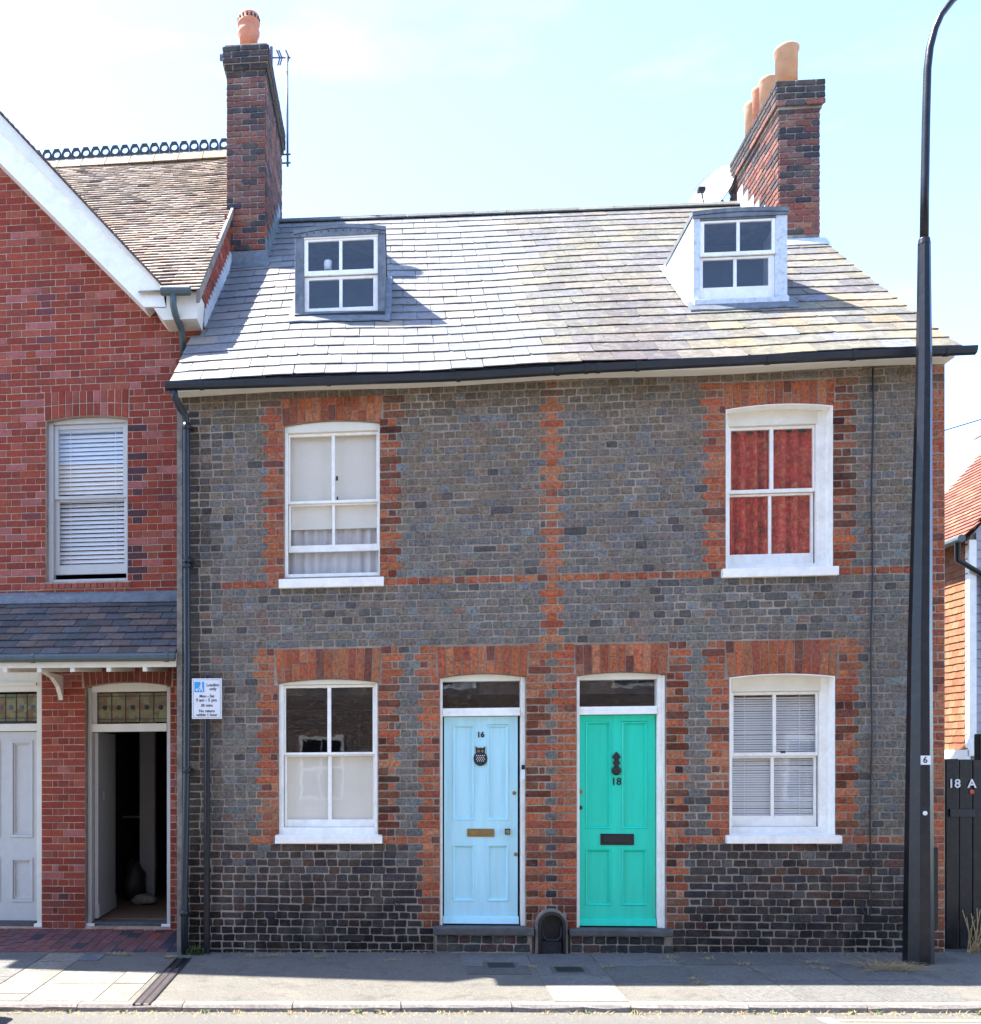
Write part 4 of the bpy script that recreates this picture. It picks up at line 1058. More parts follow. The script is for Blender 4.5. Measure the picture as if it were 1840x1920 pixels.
MB().tube([Vector(c0) + Vector((-.1, 0, -.3)), Vector(c0) + ax * .3 + Vector((0, 0, -.14))], .012, 6).build('feed_arm', 'alu', dh)
q = Vector(c0) + ax * .3 + Vector((0, 0, -.14)); MB().box(q.x - .05, q.x + .05, q.y - .04, q.y + .04, q.z - .03, q.z + .03).build('receiver', 'iron', dh, bevel=.01)
MB().tube([Vector(c0) - ax * .01, Vector(c0) - ax * .15 + Vector((.15, 0, -.1)), (chR[0] + .02, yd_ - .05, c0[2] - .1)], .02, 8).build('bracket', 'alu', dh)

# black cable down the right side of the facade
pts = [P(1638, 688, -.02)] + [P(1637 + 1.5 * math.sin(k * 1.3) - k * .25, 700 + k * 62, -.018) for k in range(17)] + [P(1633, 1712, -.02), P(1628, 1718, -.022), P(1619, 1712, -.022), P(1616, 1698, -.02)]
tag(MB().tube(pts, .0085, 6).build('cable', 'black', smooth=True), 'thin black cable running down the wall right of the upstairs window', 'cable')
MB().box(X_(644, -.01), X_(684, -.01), -.014, -.002, Z_(664, 1763), Z_(664, 1753)).build('air_brick', 'iron', H16)
hk = thing('wall_hook', 'small rusty iron ring fixed to the dark plinth left of the blue door', 'hook', P(745, 1690, -.03))
MB().lathe(P(745, 1688, -.006), [(.028, .004), (.028, -.004), (.012, -.008), (.01, -.03)], 12, 'y').build('boss', 'iron', hk)
c_ = P(745, 1694, -.03); MB().tube([(c_[0] + .026 * math.sin(2 * math.pi * k / 12), -.03, c_[2] + .026 * math.cos(2 * math.pi * k / 12)) for k in range(13)], .005, 6).build('ring', 'iron', hk)
#PART2
def proj(p):
    v = -p[0] * math.sin(TH) + (p[1] + D) * math.cos(TH); u = p[0] * math.cos(TH) + (p[1] + D) * math.sin(TH)
    return CX + F_PX * u / v, CY - F_PX * (p[2] - E) / v

# ================================================================ THE RED HOUSE ON THE LEFT
RY = .9
rh = thing('red_brick_house', 'bright red brick gabled house with white bargeboard, clay tile roof and tiled porch canopy', 'house', (-3.3, RY, 0))
RL, RR = X_(-70, RY), -2.16
def rop(xl, xr, crown, spring, bot, top, ax0, ax1, nv, rec):
    o = Op(); o.x0, o.x1 = X_(xl, RY), X_(xr, RY); m_ = (xl + xr) / 2
    o.zc, o.zs, o.zb, o.zt = [Zs(m_, q, RY) for q in (crown, spring, bot, top)]
    o.a0, o.a1, o.nv, o.rec = X_(ax0, RY), X_(ax1, RY), nv, rec; return o
R1 = rop(86, 239, 779, 786, 1090, 732, 83, 242, 12, .07)
RD = rop(160, 319, 1279, 1287, 1738, 1244, 154, 324, 14, .08)
LB = rop(-66, 78, 1236, 1236.5, 1738, 1234, -66, 78, 0, .06)
z6 = Zs(180, 596, RY)
rw = wall_mesh([R1, RD, LB], RL, RR, -.4, z6, RY, .24)
BA = [(P(0, 275, .6)), (P(288, 558, .6))]
def bargez(X): return BA[0][2] + (BA[1][2] - BA[0][2]) * (X - BA[0][0]) / (BA[1][0] - BA[0][0])
xk = BA[0][0] + (z6 - BA[0][2]) / ((BA[1][2] - BA[0][2]) / (BA[1][0] - BA[0][0]))
rw.prism([(RL, z6), (RR, z6), (RR, z6 + .25), (BA[1][0], bargez(BA[1][0])), (RL, bargez(RL))], RY, RY + .24)
rwall = rw.build('wall', 'mortar2', rh, shear=K)
RP = .0783
def rcol(X, Z):
    c = rnd.choice([(.28, .047, .024), (.25, .040, .022), (.31, .060, .029), (.24, .042, .025), (.29, .056, .033), (.32, .082, .05)])
    r = rnd.random()
    if r < .035: c = (.16, .045, .045)
    elif r < .12: c = (.38, .12, .10)
    if Z < .5: c = tuple(v * .8 for v in c)
    if X > X_(239, RY) and X < X_(262, RY) and R1.zb - .1 < Z < R1.zs and rnd.random() < .3: c = (.08, .035, .04)
    return jit(c, .12, .04)
pcs = []
zb0 = Zs(120, 1741, RY)
for n in range(-2, 130):
    z0 = zb0 + n * RP; zm = z0 + RP / 2
    if zm > bargez(RL): break
    bl = []
    for o in (R1, RD, LB):
        if o.zb - .02 < zm < o.zs + .01: bl.append((o.x0, o.x1))
        elif o.zs + .01 <= zm < o.zt - .01: bl.append((o.a0, o.a1))
    if R1.zb - .075 < zm < R1.zb: bl.append((X_(76, RY), X_(244, RY)))
    bl.sort(); iv = []; cur = RL
    for a, b_ in bl:
        if a > cur: iv.append((cur, a))
        cur = max(cur, b_)
    iv.append((cur, RR))
    for a, b_ in iv:
        w_ = b_ - a; pat = []; t = 0; k = n % 2
        if abs(w_ - (RD.x0 - LB.x1)) < .03 and zm < RD.zs:      # pier with closers
            pat = [.22, .22] if k else [.11, .055, .11, .055, .11]; s_ = w_ / sum(pat)
        elif w_ < .2: pat = [w_]; s_ = 1
        else:
            seq = [.225, .1125]; i = k
            if k: pat.append(.0562); t = .0562
            while t < w_ - .03:
                q = seq[i % 2] * rnd.uniform(.985, 1.015); i += 1
                if w_ - t - q < .05: q = w_ - t
                pat.append(q); t += q
            s_ = w_ / sum(pat)
        x = a
        for q in pat:
            q *= s_; xm = x + q / 2; x += q
            if zm > z6 and zm > bargez(xm) + .1: continue
            pp = proj((xm, RY, zm + K * xm))
            if pp[1] > 1760: continue
            piece(pcs, 'crisp_header' if q < .16 else 'crisp_stretcher', front_m(xm, RY - .005 + rnd.gauss(0, .0008), zm, K), q - .0095, RP - .0095, rcol(xm, zm))
# flank wall seen above the slates
fk = MB(); n = 12
RE_Y, RE_Z, RSL = .65, Z_(372, 541, .65), .9625
def rroof_z(y): return RE_Z + RSL * (y - RE_Y)
for i in range(n):
    ya, yb = RY + (3.0 - RY) * i / n, RY + (3.0 - RY) * (i + 1) / n
    fk.poly([(RR, ya, roof_z(RR, ya) - .3), (RR, yb, roof_z(RR, yb) - .3), (RR, yb, rroof_z(yb) - .05), (RR, ya, rroof_z(ya) - .05)])
fk.build('flank_wall', 'mortar2', rh)
for n in range(0, 90):
    z = 4.8 + n * RP; y = RY + (n % 2) * .11
    while y < 3.0:
        q = .225; ym = y + q / 2; y += q
        if roof_z(RR, ym) - .05 < z < rroof_z(ym) - .05:
            piece(pcs, 'crisp_stretcher', Matrix.Translation((RR + .004, ym, z)) @ Matrix.Rotation(R(90), 4, 'Z'), .215, RP - .01, rcol(-3, z), score=.001)
emit('brick', rwall, pcs, 'redbrick', 300, 'brickwork')
voussoirs(R1, 0, 'redbrick', RY, K, rcol, 2, .009, rwall)
voussoirs(RD, 0, 'redbrick', RY, K, lambda x, z: jit((.2, .05, .035), .15), 0, .008, rwall)
fl = MB(); n = 15
for i in range(n):
    ya, yb = 1.0 + (YC0 - 1.0) * i / n, 1.0 + (YC0 - 1.0) * (i + 1) / n
    fl.hexa([(RR + .001, ya, roof_z(RR, ya) - .05), (RR + .018, ya, roof_z(RR, ya) - .05), (RR + .018, yb, roof_z(RR, yb) - .05), (RR + .001, yb, roof_z(RR, yb) - .05),
             (RR + .001, ya, roof_z(RR, yb) + .13), (RR + .018, ya, roof_z(RR, yb) + .13), (RR + .018, yb, roof_z(RR, yb) + .15), (RR + .001, yb, roof_z(RR, yb) + .15)])
fl.build('lead_flashing', 'lead_pale', rh, norm=True)
# brick sill, window
b = MB(); x0, x1 = X_(76, RY), X_(244, RY)
for i in range(14):
    a, c = x0 + (x1 - x0) * i / 14 + .004, x0 + (x1 - x0) * (i + 1) / 14 - .004
    o = MB().hexa([(a, RY - .03, R1.zb - .075), (c, RY - .03, R1.zb - .075), (c, RY + .1, R1.zb - .06), (a, RY + .1, R1.zb - .06), (a, RY - .03, R1.zb - .025), (c, RY - .03, R1.zb - .025), (c, RY + .1, R1.zb + .001), (a, RY + .1, R1.zb + .001)]).build('sill_brick', 'redbrick', rwall, shear=K)
    o.color = jit((.34, .09, .06), .15) + (1,)
_k = RY
def rrect(x0, x1, y0, y1, y): return rect(x0, x1, y0, y1, y)
# frame of the red house window
o = R1; yr = RY + .07; e = .002
gu = rrect(110, 231, 804, 929, yr + .035); gl = rrect(112, 233, 940, 1059, yr + .06)
f0, f1 = X_(100, yr), X_(237, yr)
wn = MB().box(f0, f1, yr, yr + .1, R1.zb + e, R1.zb + .04).build('window', 'greige', rh, shear=K, bevel=.004)
fx = MB().prism([(o.x0 + e, o.zb + e), (f0 - .001, o.zb + e), (f0 - .001, arc(o, o.x0) - e), (o.x0 + e, arc(o, o.x0) - e)], yr, yr + .1).build('jamb', 'greige', wn, shear=K, bevel=.004)
if o.x1 - f1 > .004: MB().box(f1 + .001, o.x1 - e, yr, yr + .1, o.zb + e, arc(o, o.x1) - e).build('jamb', 'greige', wn, shear=K)
MB().prism(arch_poly(f0, f1, gu[3] + .05, lambda x: arc(o, x) - e), yr, yr + .1).build('frame_head', 'greige', wn, shear=K, bevel=.004)
for g, ya, tb, bb in ((gu, yr + .03, .048, .035), (gl, yr + .055, .025, .105)):
    s_ = MB(); s_.box(f0 + .001, g[0], ya, ya + .03, g[2] - bb, g[3] + tb).box(g[1], f1 - .001, ya, ya + .03, g[2] - bb, g[3] + tb)
    s_.box(g[0], g[1], ya + .001, ya + .029, g[3], g[3] + tb).box(g[0], g[1], ya + .001, ya + .029, g[2] - bb, g[2]).build('sash', 'greige', wn, shear=K, bevel=.003)
    MB().box(g[0], g[1], ya + .012, ya + .016, g[2], g[3]).build('pane', 'glass', wn, shear=K)
venetian('venetian_blind', f0 + .015, f1 - .01, gl[2] - .02, gu[3] - .01, .0485, RY + .20, 'white wooden venetian blind closed in the red house upstairs window', tilt=1.0, sw=.05)
# interior shell of the red house
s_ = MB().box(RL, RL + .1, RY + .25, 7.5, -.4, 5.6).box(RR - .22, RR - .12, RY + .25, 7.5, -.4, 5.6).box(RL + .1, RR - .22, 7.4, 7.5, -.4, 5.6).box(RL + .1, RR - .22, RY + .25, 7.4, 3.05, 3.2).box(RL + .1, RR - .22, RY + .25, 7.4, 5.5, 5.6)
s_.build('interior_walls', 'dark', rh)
# bargeboard, tile edge and boxed foot
def pp2(px, py, y): q = P(px, py, y); return (q[0], q[2])
SB = (BA[1][2] - BA[0][2]) / (BA[1][0] - BA[0][0]); PKX = -5.05
EDGE = {575: (0, 305), 542: (0, 245), 541: (0, 245), 531: (0, 213), 530: (0, 211)}
def slope_pts(px, py, y):
    q = pp2(px, py, y); e_ = EDGE[py]; q2 = pp2(e_[0], e_[1], y)
    return (PKX, q[1] + (q2[1] - q[1]) / (q2[0] - q[0]) * (PKX - q[0]))
def bothsides(pts): return pts
MB().prism([slope_pts(270, 575, .6), pp2(270, 575, .6), pp2(311, 575, .6), pp2(305, 542, .6), slope_pts(305, 542, .6)], .6, .635).build('bargeboard', 'white', rh, bevel=.004)
MB().prism([slope_pts(304, 541, .56), pp2(304, 541, .56), pp2(299, 531, .56), slope_pts(299, 531, .56)], .56, .64).build('verge_board', 'cream', rh, bevel=.004)
MB().prism([slope_pts(270, 575, .64), pp2(270, 575, .64), pp2(305, 541, .64), slope_pts(305, 541, .64)], .64, RY - .001).build('soffit', 'white', rh)
A = Vector((PKX, .53, slope_pts(299, 530, .55)[1])); B = Vector(P(301, 532, .53)); N = 44
for i in range(N):
    p, q = A.lerp(B, i / N), A.lerp(B, (i + .93) / N)
    o = MB().hexa([(p.x, .53, p.z), (q.x, .53, q.z + .01), (q.x, 1.6, q.z + .01), (p.x, 1.6, p.z), (p.x, .53, p.z + .015), (q.x, .53, q.z + .028), (q.x, 1.6, q.z + .028), (p.x, 1.6, p.z + .015)]).build('verge_tile', 'claytile', rh)
    o.color = jit((.16, .10, .08), .2) + (1,)
# the rest of the gable, past the picture's left edge
MR = 2 * PKX
MB().hexa([(A.x, .66, A.z - .2), (B.x, .66, B.z - .2), (B.x, 4.6, B.z - .2), (A.x, 4.6, A.z - .2), (A.x, .66, A.z), (B.x, .66, B.z), (B.x, 4.6, B.z), (A.x, 4.6, A.z)]).build('gable_roof', 'render', rh)
MB().hexa([(MR - B.x, .55, B.z - .2), (A.x - .002, .55, A.z - .2), (A.x - .002, 4.6, A.z - .2), (MR - B.x, 4.6, B.z - .2), (MR - B.x, .55, B.z), (A.x - .002, .55, A.z), (A.x - .002, 4.6, A.z), (MR - B.x, 4.6, B.z)]).build('gable_roof', 'render', rh)
MB().prism([(MR - RR, -.4), (RL - .002, -.4), (RL - .002, bargez(RL) - .1), (PKX, bargez(PKX) - .1), (MR - RR, z6)], RY, RY + .24).build('far_wall', 'redface', rh)
MB().prism([pp2(288, 577, .6), pp2(306, 600, .6), pp2(369, 597, .6), pp2(373, 546, .6), pp2(312, 546, .6), pp2(312, 577, .6)], .6, RY).build('boxed_eaves', 'cream', rh, bevel=.004)
gA, gB = P(302, 545, .5), P(357, 545, .5)
MB().tube([gA, gB], .05, 10).build('gutter', 'greypipe', rh, bevel=.004)
MB().tube([P(325, 550, .5), P(325, 572, .5), P(329, 590, .56), P(338, 612, .7), P(342, 625, .78), P(343, 665, .82)], .036, 12).build('downpipe', 'greypipe', rh, smooth=True)
# clay tile roof
RV = -2.12; GT = .1; RLEN = (4.63 - RE_Y) * math.hypot(1, RSL); NR = int(RLEN / GT)
up = Vector((0, 1, RSL)).normalized(); nrm = Vector((0, -RSL, 1)).normalized()
pcs = []
for k in range(NR):
    t = k * GT; X = RV - .163; fw_ = .0825 if k % 2 else 0
    while X > -7.5:
        xa, tw = X, .162
        if fw_: xa, tw = RV - .081, .08; X = RV - .163 - .0825; fw_ = 0
        else: X -= .165
        wob = .01 * math.sin(xa * 2.1 + k * .11) + .012 * math.sin(k * .17) 
        p = Vector((xa + tw / 2, RE_Y - .08, RE_Z - .08 * RSL)) + up * t
        pr = proj(p)
        if pr[0] < (pr[1] - 213) * .93 - 45: continue
        tail = p + nrm * (.026 + wob + rnd.uniform(-.003, .005)); head = p + up * .14 + nrm * (wob + .002)
        u_ = (head - tail).normalized(); ux = Vector((1, 0, 0)); yl = u_.cross(ux).normalized()
        if yl.dot(nrm) > 0: yl = -yl
        Mx = Matrix.Translation((tail + head) / 2) @ Matrix(((1, yl.x, u_.x, 0), (0, yl.y, u_.y, 0), (0, yl.z, u_.z, 0), (0, 0, 0, 1))) @ Matrix.Rotation(rnd.gauss(0, .012), 4, 'Y')
        c = rnd.choice([(.33, .26, .20), (.31, .24, .19), (.35, .28, .22), (.30, .245, .20), (.34, .255, .19)])
        if rnd.random() < .06: c = (.13, .095, .09)
        piece(pcs, 'tile', Mx, tw, .14, jit(c, .14, .03), score=-t)
xq = X_(306, RE_Y); rr_ = MB().poly([(xq, RE_Y - .05, RE_Z - .09), (RV + .0, RE_Y - .05, RE_Z - .09), (RV + .0, 4.63, rroof_z(4.63) - .03), (xq, 4.63, rroof_z(4.63) - .03)]).poly([(-7.6, RY + .3, rroof_z(RY + .3) - .04), (xq, RY + .3, rroof_z(RY + .3) - .04), (xq, 4.63, rroof_z(4.63) - .03), (-7.6, 4.63, rroof_z(4.63) - .03)]).poly([(RV, 4.63, rroof_z(4.63) - .03), (-7.6, 4.63, rroof_z(4.63) - .03), (-7.6, 8.5, 7), (RV, 8.5, 7)])
rroof = rr_.build('roof', 'render', rh)
emit('roof_tile', rroof, pcs, 'claytile', 300, 'roof_tiles')
MB().hexa([(RV - .03, RE_Y - .1, RE_Z - .2), (RV + .005, RE_Y - .1, RE_Z - .2), (RV + .005, 3.2, rroof_z(3.2) - .06), (RV - .03, 3.2, rroof_z(3.2) - .06), (RV - .03, RE_Y - .1, RE_Z - .07), (RV + .005, RE_Y - .1, RE_Z - .07), (RV + .005, 3.2, rroof_z(3.2) + .03), (RV - .03, 3.2, rroof_z(3.2) + .03)]).build('verge_mortar', 'render', rh)
# crested ridge
yr_ = 4.63; zr_ = rroof_z(yr_)
x0, x1 = X_(62, yr_), X_(430, yr_); n = 20
for i in range(n):
    a, c = x0 + (x1 - x0) * i / n, x0 + (x1 - x0) * (i + 1) / n - .008; m_ = (a + c) / 2; z = zr_ + .04 + K * (m_ + 3)
    hw = (c - a) / 2; hh = .085; zc_ = z + .155; b = MB()
    outer = [(m_ - hw, z + .06), (m_ + hw, z + .06), (m_ + hw, zc_ + .02), (m_ + hw * .5, zc_ + hh), (m_ - hw * .5, zc_ + hh), (m_ - hw, zc_ + .02)]
    ang = [math.atan2(q[1] - zc_, q[0] - m_) for q in outer]; Ns = 16
    def onpoly(th_):
        dx, dz = math.cos(th_), math.sin(th_); best = 9
        for q0, q1 in zip(outer, outer[1:] + outer[:1]):
            ex, ez = q1[0] - q0[0], q1[1] - q0[1]; den = dx * ez - dz * ex
            if abs(den) < 1e-9: continue
            t_ = ((q0[0] - m_) * ez - (q0[1] - zc_) * ex) / den; s_ = ((q0[0] - m_) * dz - (q0[1] - zc_) * dx) / den
            if t_ > 0 and -.001 <= s_ <= 1.001: best = min(best, t_)
        return (m_ + dx * best, zc_ + dz * best)
    ths = [2 * math.pi * k / Ns for k in range(Ns)]
    O_ = [onpoly(t_) for t_ in ths]; I_ = [(m_ + .046 * math.cos(t_), zc_ + .046 * math.sin(t_)) for t_ in ths]
    for k in range(Ns):
        j = (k + 1) % Ns
        b.hexa([(I_[k][0], yr_ - .015, I_[k][1]), (O_[k][0], yr_ - .015, O_[k][1]), (O_[k][0], yr_ + .015, O_[k][1]), (I_[k][0], yr_ + .015, I_[k][1]),
                (I_[j][0], yr_ - .015, I_[j][1]), (O_[j][0], yr_ - .015, O_[j][1]), (O_[j][0], yr_ + .015, O_[j][1]), (I_[j][0], yr_ + .015, I_[j][1])])
    b.build('crest_tile', 'iron', rroof, norm=True)
for i in range(9):
    a, c = x0 - .3 + (x1 - x0 + .3) * i / 9, x0 - .3 + (x1 - x0 + .3) * (i + 1) / 9 - .01; z = zr_ + .05 + K * ((a + c) / 2 + 3)
    o = MB().prism([(0, 0)] * 3, 0, 0) if 0 else MB().hexa([(a, yr_ - .19, z - .15), (c, yr_ - .19, z - .15), (c, yr_ + .19, z - .15), (a, yr_ + .19, z - .15), (a, yr_ - .03, z + .055), (c, yr_ - .03, z + .055), (c, yr_ + .03, z + .055), (a, yr_ + .03, z + .055)]).build('ridge_tile', 'claytile', rroof, norm=True)
    o.color = (.27, .215, .15, 1)
# porch canopy
YCE = -.02
ce, ct = Z_(150, 1226, YCE), Z_(150, 1127, RY)
CR = X_(331, YCE)
can = MB().hexa([(RL, YCE, ce - .05), (CR, YCE, ce - .05), (CR, RY, ct - .05), (RL, RY, ct - .05), (RL, YCE, ce - .01), (CR, YCE, ce - .01), (CR, RY - .001, ct - .01), (RL, RY - .001, ct - .01)]).build('porch_canopy', 'cream', rh, shear=0)
pcs = []; CL = math.hypot(RY - YCE, ct - ce); up = Vector((0, RY - YCE, ct - ce)).normalized(); nrm = Vector((0, -(ct - ce), RY - YCE)).normalized()
NCc = 8; gcc = CL / NCc
for k in range(NCc):
    X = CR - (.1 if k % 2 else .0) ; first = k % 2
    if first: xs_ = [(CR - .1, CR)] 
    else: xs_ = []
    while X > RL: xs_.append((X - .2, X)); X -= .2
    for a, c in xs_:
        p = Vector(((a + c) / 2, YCE - .03, ce - .02)) + up * (k * gcc); 
        tail = p + nrm * (.03 + rnd.uniform(-.003, .004)); head = p + up * (gcc + .04) + nrm * .008
        u_ = (head - tail).normalized(); ux = Vector((1, 0, K * 0)); yl = u_.cross(ux).normalized()
        if yl.dot(nrm) > 0: yl = -yl
        Mx = Matrix.Translation((tail + head) / 2) @ Matrix(((1, yl.x, u_.x, 0), (0, yl.y, u_.y, 0), (0, yl.z, u_.z, 0), (0, 0, 0, 1))) @ Matrix.Rotation(rnd.gauss(0, .01), 4, 'Y')
        cc = rnd.choice([(.11, .09, .085), (.10, .095, .10), (.13, .10, .09), (.09, .09, .095), (.14, .11, .095), (.08, .08, .083)])
        piece(pcs, 'porch_tile', Mx, c - a - .005, gcc + .04, jit(cc, .16, .04), score=1)
emit('porch_tile', can, pcs, 'claytile')
MB().hexa([(RL, RY - .1, ct - .035), (CR, RY - .1, ct - .035), (CR, RY - .004, ct + .02), (RL, RY - .004, ct + .02), (RL, RY - .1, ct - .02), (CR, RY - .1, ct - .02), (CR, RY - .006, ct + .1), (RL, RY - .006, ct + .1)]).build('lead_flashing', 'lead', can)
MB().tube([(RL, YCE - .06, ce - .045), (CR, YCE - .06, ce - .045)], .042, 10).build('gutter', 'greypipe', can)
for px_ in (66, 315): 
    xq = X_(px_, YCE); MB().tube([(xq - .02, YCE - .06, ce - .045), (xq + .02, YCE - .06, ce - .045)], .05, 10).build('gutter_union', 'greypipe', can)
MB().box(RL, CR, YCE - .015, YCE + .02, ce - .14, ce - .052).build('fascia', 'cream', can)
for px_ in (10, 74, 136, 204, 272):
    xq = X_(px_, YCE); MB().hexa([(xq - .022, YCE - .012, ce - .185), (xq + .022, YCE - .012, ce - .185), (xq + .022, RY, ce - .1), (xq - .022, RY, ce - .1), (xq - .022, YCE - .012, ce - .141), (xq + .022, YCE - .012, ce - .141), (xq + .022, RY, ce + .1), (xq - .022, RY, ce + .1)]).build('rafter_foot', 'cream', can, bevel=.004)
xq = X_(78, .3)
b = MB(); pr = [(.0, ce - .1), (.42, ce - .1), (.44, ce - .2), (.43, ce - .42), (.46, ce - .55), (.5, ce - .62)]
MB().add([(xq - .025, y_, z_) for y_, z_ in [(RY, ce - .42), (RY - .04, ce - .36), (RY - .12, ce - .27), (RY - .3, ce - .19), (YCE + .3, ce - .145), (RY, ce - .145)]] + [(xq + .025, y_, z_) for y_, z_ in [(RY, ce - .42), (RY - .04, ce - .36), (RY - .12, ce - .27), (RY - .3, ce - .19), (YCE + .3, ce - .145), (RY, ce - .145)]],
         [(0, 1, 2, 3, 4, 5), (11, 10, 9, 8, 7, 6)] + [((k + 1) % 6, k, k + 6, (k + 1) % 6 + 6) for k in range(6)]).build('bracket', 'cream', can, norm=True)
tag(MB().lathe(P(229, 1253, RY - .06), [(.035, -.04), (.045, -.02), (.045, .05), (.03, .07), (.02, .1)], 14).box(P(229, 0, RY)[0] - .02, P(229, 0, RY)[0] + .02, RY - .05, RY - .005, Z_(229, 1246, RY), Z_(229, 1238, RY)).build('porch_light', 'black', smooth=True), 'small black wall lamp under the porch canopy above the open door', 'lamp')
# left bay door (cut by the picture edge)
o = LB; yb_ = RY + .06
xj = X_(69, yb_)
lf_ = MB().box(xj, o.x1 - .003, yb_, yb_ + .1, o.zb, o.zs - .003).build('door_frame', 'cream', rh, shear=K, bevel=.004)
MB().box(o.x0, xj - .001, yb_ + .01, yb_ + .1, Zs(30, 1297, yb_), o.zs - .003).build('frame_head', 'cream', lf_, shear=K)
MB().box(o.x0, xj - .001, yb_ - .02, yb_ + .009, Zs(30, 1286, yb_), Zs(30, 1280, yb_)).build('moulding', 'cream', lf_, shear=K)
MB().box(o.x0, xj - .001, yb_ + .005, yb_ + .1, Zs(30, 1371, yb_), Zs(30, 1357, yb_)).build('transom', 'cream', lf_, shear=K, bevel=.003)
def stained_light(x0, x1, z0, z1, y, par, n, x_on):
    MB().box(x0, x1, y, y + .006, z0, z1).build('stained_glass', 'stained', par, shear=K)
    for i in range(n + 1):
        x = x0 + (x1 - x0) * i / n; MB().box(x - .005, x + .005, y - .004, y - .0005, z0, z1).build('lead_came', 'iron', par, shear=K)
    for z in (z0 + .035, z1 - .035): MB().box(x0, x1, y - .0035, y - .0004, z - .004, z + .004).build('lead_came', 'iron', par, shear=K)
    for i in range(n):
        x = x0 + (x1 - x0) * (i + .5) / n; MB().lathe((x, y - .001, (z0 + z1) / 2), [(.028, 0), (.028, -.004), (.012, -.006)], 10, 'y').build('roundel', 'iron' if not x_on else 'greypipe', par, shear=K)
stained_light(o.x0 + .05, xj - .004, Zs(30, 1352, yb_), Zs(30, 1301, yb_), yb_ + .05, lf_, 6, True)
MB().box(o.x0, xj - .001, yb_ + .03, yb_ + .045, Zs(30, 1356.5, yb_), Zs(30, 1352.5, yb_)).build('frame_bead', 'iron', lf_, shear=K)
z0, z1 = Zs(30, 1727, yb_), Zs(30, 1372, yb_); yd = yb_ + .04
cols = [(X_(-50, yd), X_(0, yd)), (X_(20, yd), X_(62, yd))]; ub, ut = Zs(40, 1570, yd), Zs(40, 1388, yd); lb, lt = Zs(40, 1691, yd), Zs(40, 1608, yd)
b = MB(); ed = [o.x0, cols[0][0], cols[0][1], cols[1][0], cols[1][1], xj - .003]
for i in (0, 2, 4): b.box(ed[i], ed[i + 1], yd, yd + .04, z0, z1)
for a, c in cols: b.box(a, c, yd, yd + .04, ut, z1).box(a, c, yd, yd + .04, lt, ub).box(a, c, yd, yd + .04, z0, lb)
ld = b.build('door', 'greige', rh, shear=K); ld['label'] = 'pale grey panelled door at the left edge under coloured glass'
for a, c in cols:
    for q0, q1 in ((ub, ut), (lb, lt)):
        MB().box(a + .001, c - .001, yd + .022, yd + .03, q0 + .001, q1 - .001).build('panel', 'greige', ld, shear=K)
        for k_, w0, w1, y0, y1 in ((0, 0, .03, yd - .012, yd - .001), (1, .03, .05, yd + .004, yd + .021)):
            for A in ((a, c, q0, q1),):
                MB().box(a + w0, c - w0, y0, y1, q1 - w1, q1 - w0).box(a + w0, c - w0, y0, y1, q0 + w0, q0 + w1).box(a + w0, a + w1, y0, y1, q0 + w1, q1 - w1).box(c - w1, c - w0, y0, y1, q0 + w1, q1 - w1).build('moulding', 'greige', ld, shear=K, bevel=.003)
MB().box(X_(64, yb_ - .03), o.x1 + .006, yb_ - .04, yb_ - .001, Zs(72, 1742, yb_), Zs(72, 1731, yb_)).build('plinth_block', 'white', lf_, shear=K, bevel=.006)
MB().box(o.x0, X_(64, yb_ - .03) - .002, yb_ - .02, yb_ + .1, Zs(30, 1745, yb_) - .05, z0 - .004).build('threshold', 'stone', lf_, shear=K)
# right bay: frame and door standing open
o = RD; yb_ = RY + .08
j0, j1 = X_(172, yb_), X_(313, yb_)
df = MB().box(o.x0 + .002, j0, yb_, yb_ + .1, o.zb, arc(o, o.x0) - .002).build('door_frame', 'greige', rh, shear=K, bevel=.004)
MB().box(o.x0 + .025, j0 - .03, yb_ - .012, yb_ - .001, o.zb + .1, arc(o, o.x0) - .05).build('bead', 'greige', df, shear=K, bevel=.003)
MB().box(j1, o.x1 - .002, yb_, yb_ + .1, o.zb, arc(o, o.x1) - .002).build('jamb', 'greige', df, shear=K, bevel=.004)
MB().prism(arch_poly(j0 + .001, j1 - .001, Zs(240, 1297, yb_), lambda x: arc(o, x) - .002), yb_ + .001, yb_ + .1).build('frame_head', 'cream', df, shear=K, bevel=.003)
MB().box(j0 + .001, j1 - .001, yb_ - .006, yb_ + .1, Zs(240, 1372, yb_), Zs(240, 1357, yb_)).build('transom', 'cream', df, shear=K, bevel=.003)
g0, g1 = X_(181, yb_), X_(310, yb_)
MB().box(j0 + .001, g0 - .001, yb_ + .02, yb_ + .06, Zs(240, 1357, yb_), Zs(240, 1297, yb_)).build('light_frame', 'greige', df, shear=K)
stained_light(g0, j1 - .002, Zs(240, 1354, yb_), Zs(240, 1299, yb_), yb_ + .05, df, 5, False)
for a, c in ((158, 178), (303, 322)): MB().box(X_(a, yb_ - .03), X_(c, yb_ - .03), yb_ - .05, yb_ - .002, Zs(240, 1742, yb_), Zs(240, 1731, yb_)).build('plinth_block', 'white', df, shear=K, bevel=.006)
MB().box(j0, j1, yb_ - .03, yb_ + .2, Zs(240, 1743, yb_) - .06, Zs(240, 1729, yb_)).build('threshold', 'stone', df, shear=K, bevel=.01)
zf = Zs(240, 1727, yb_)
dz1 = Zs(240, 1373, yb_)
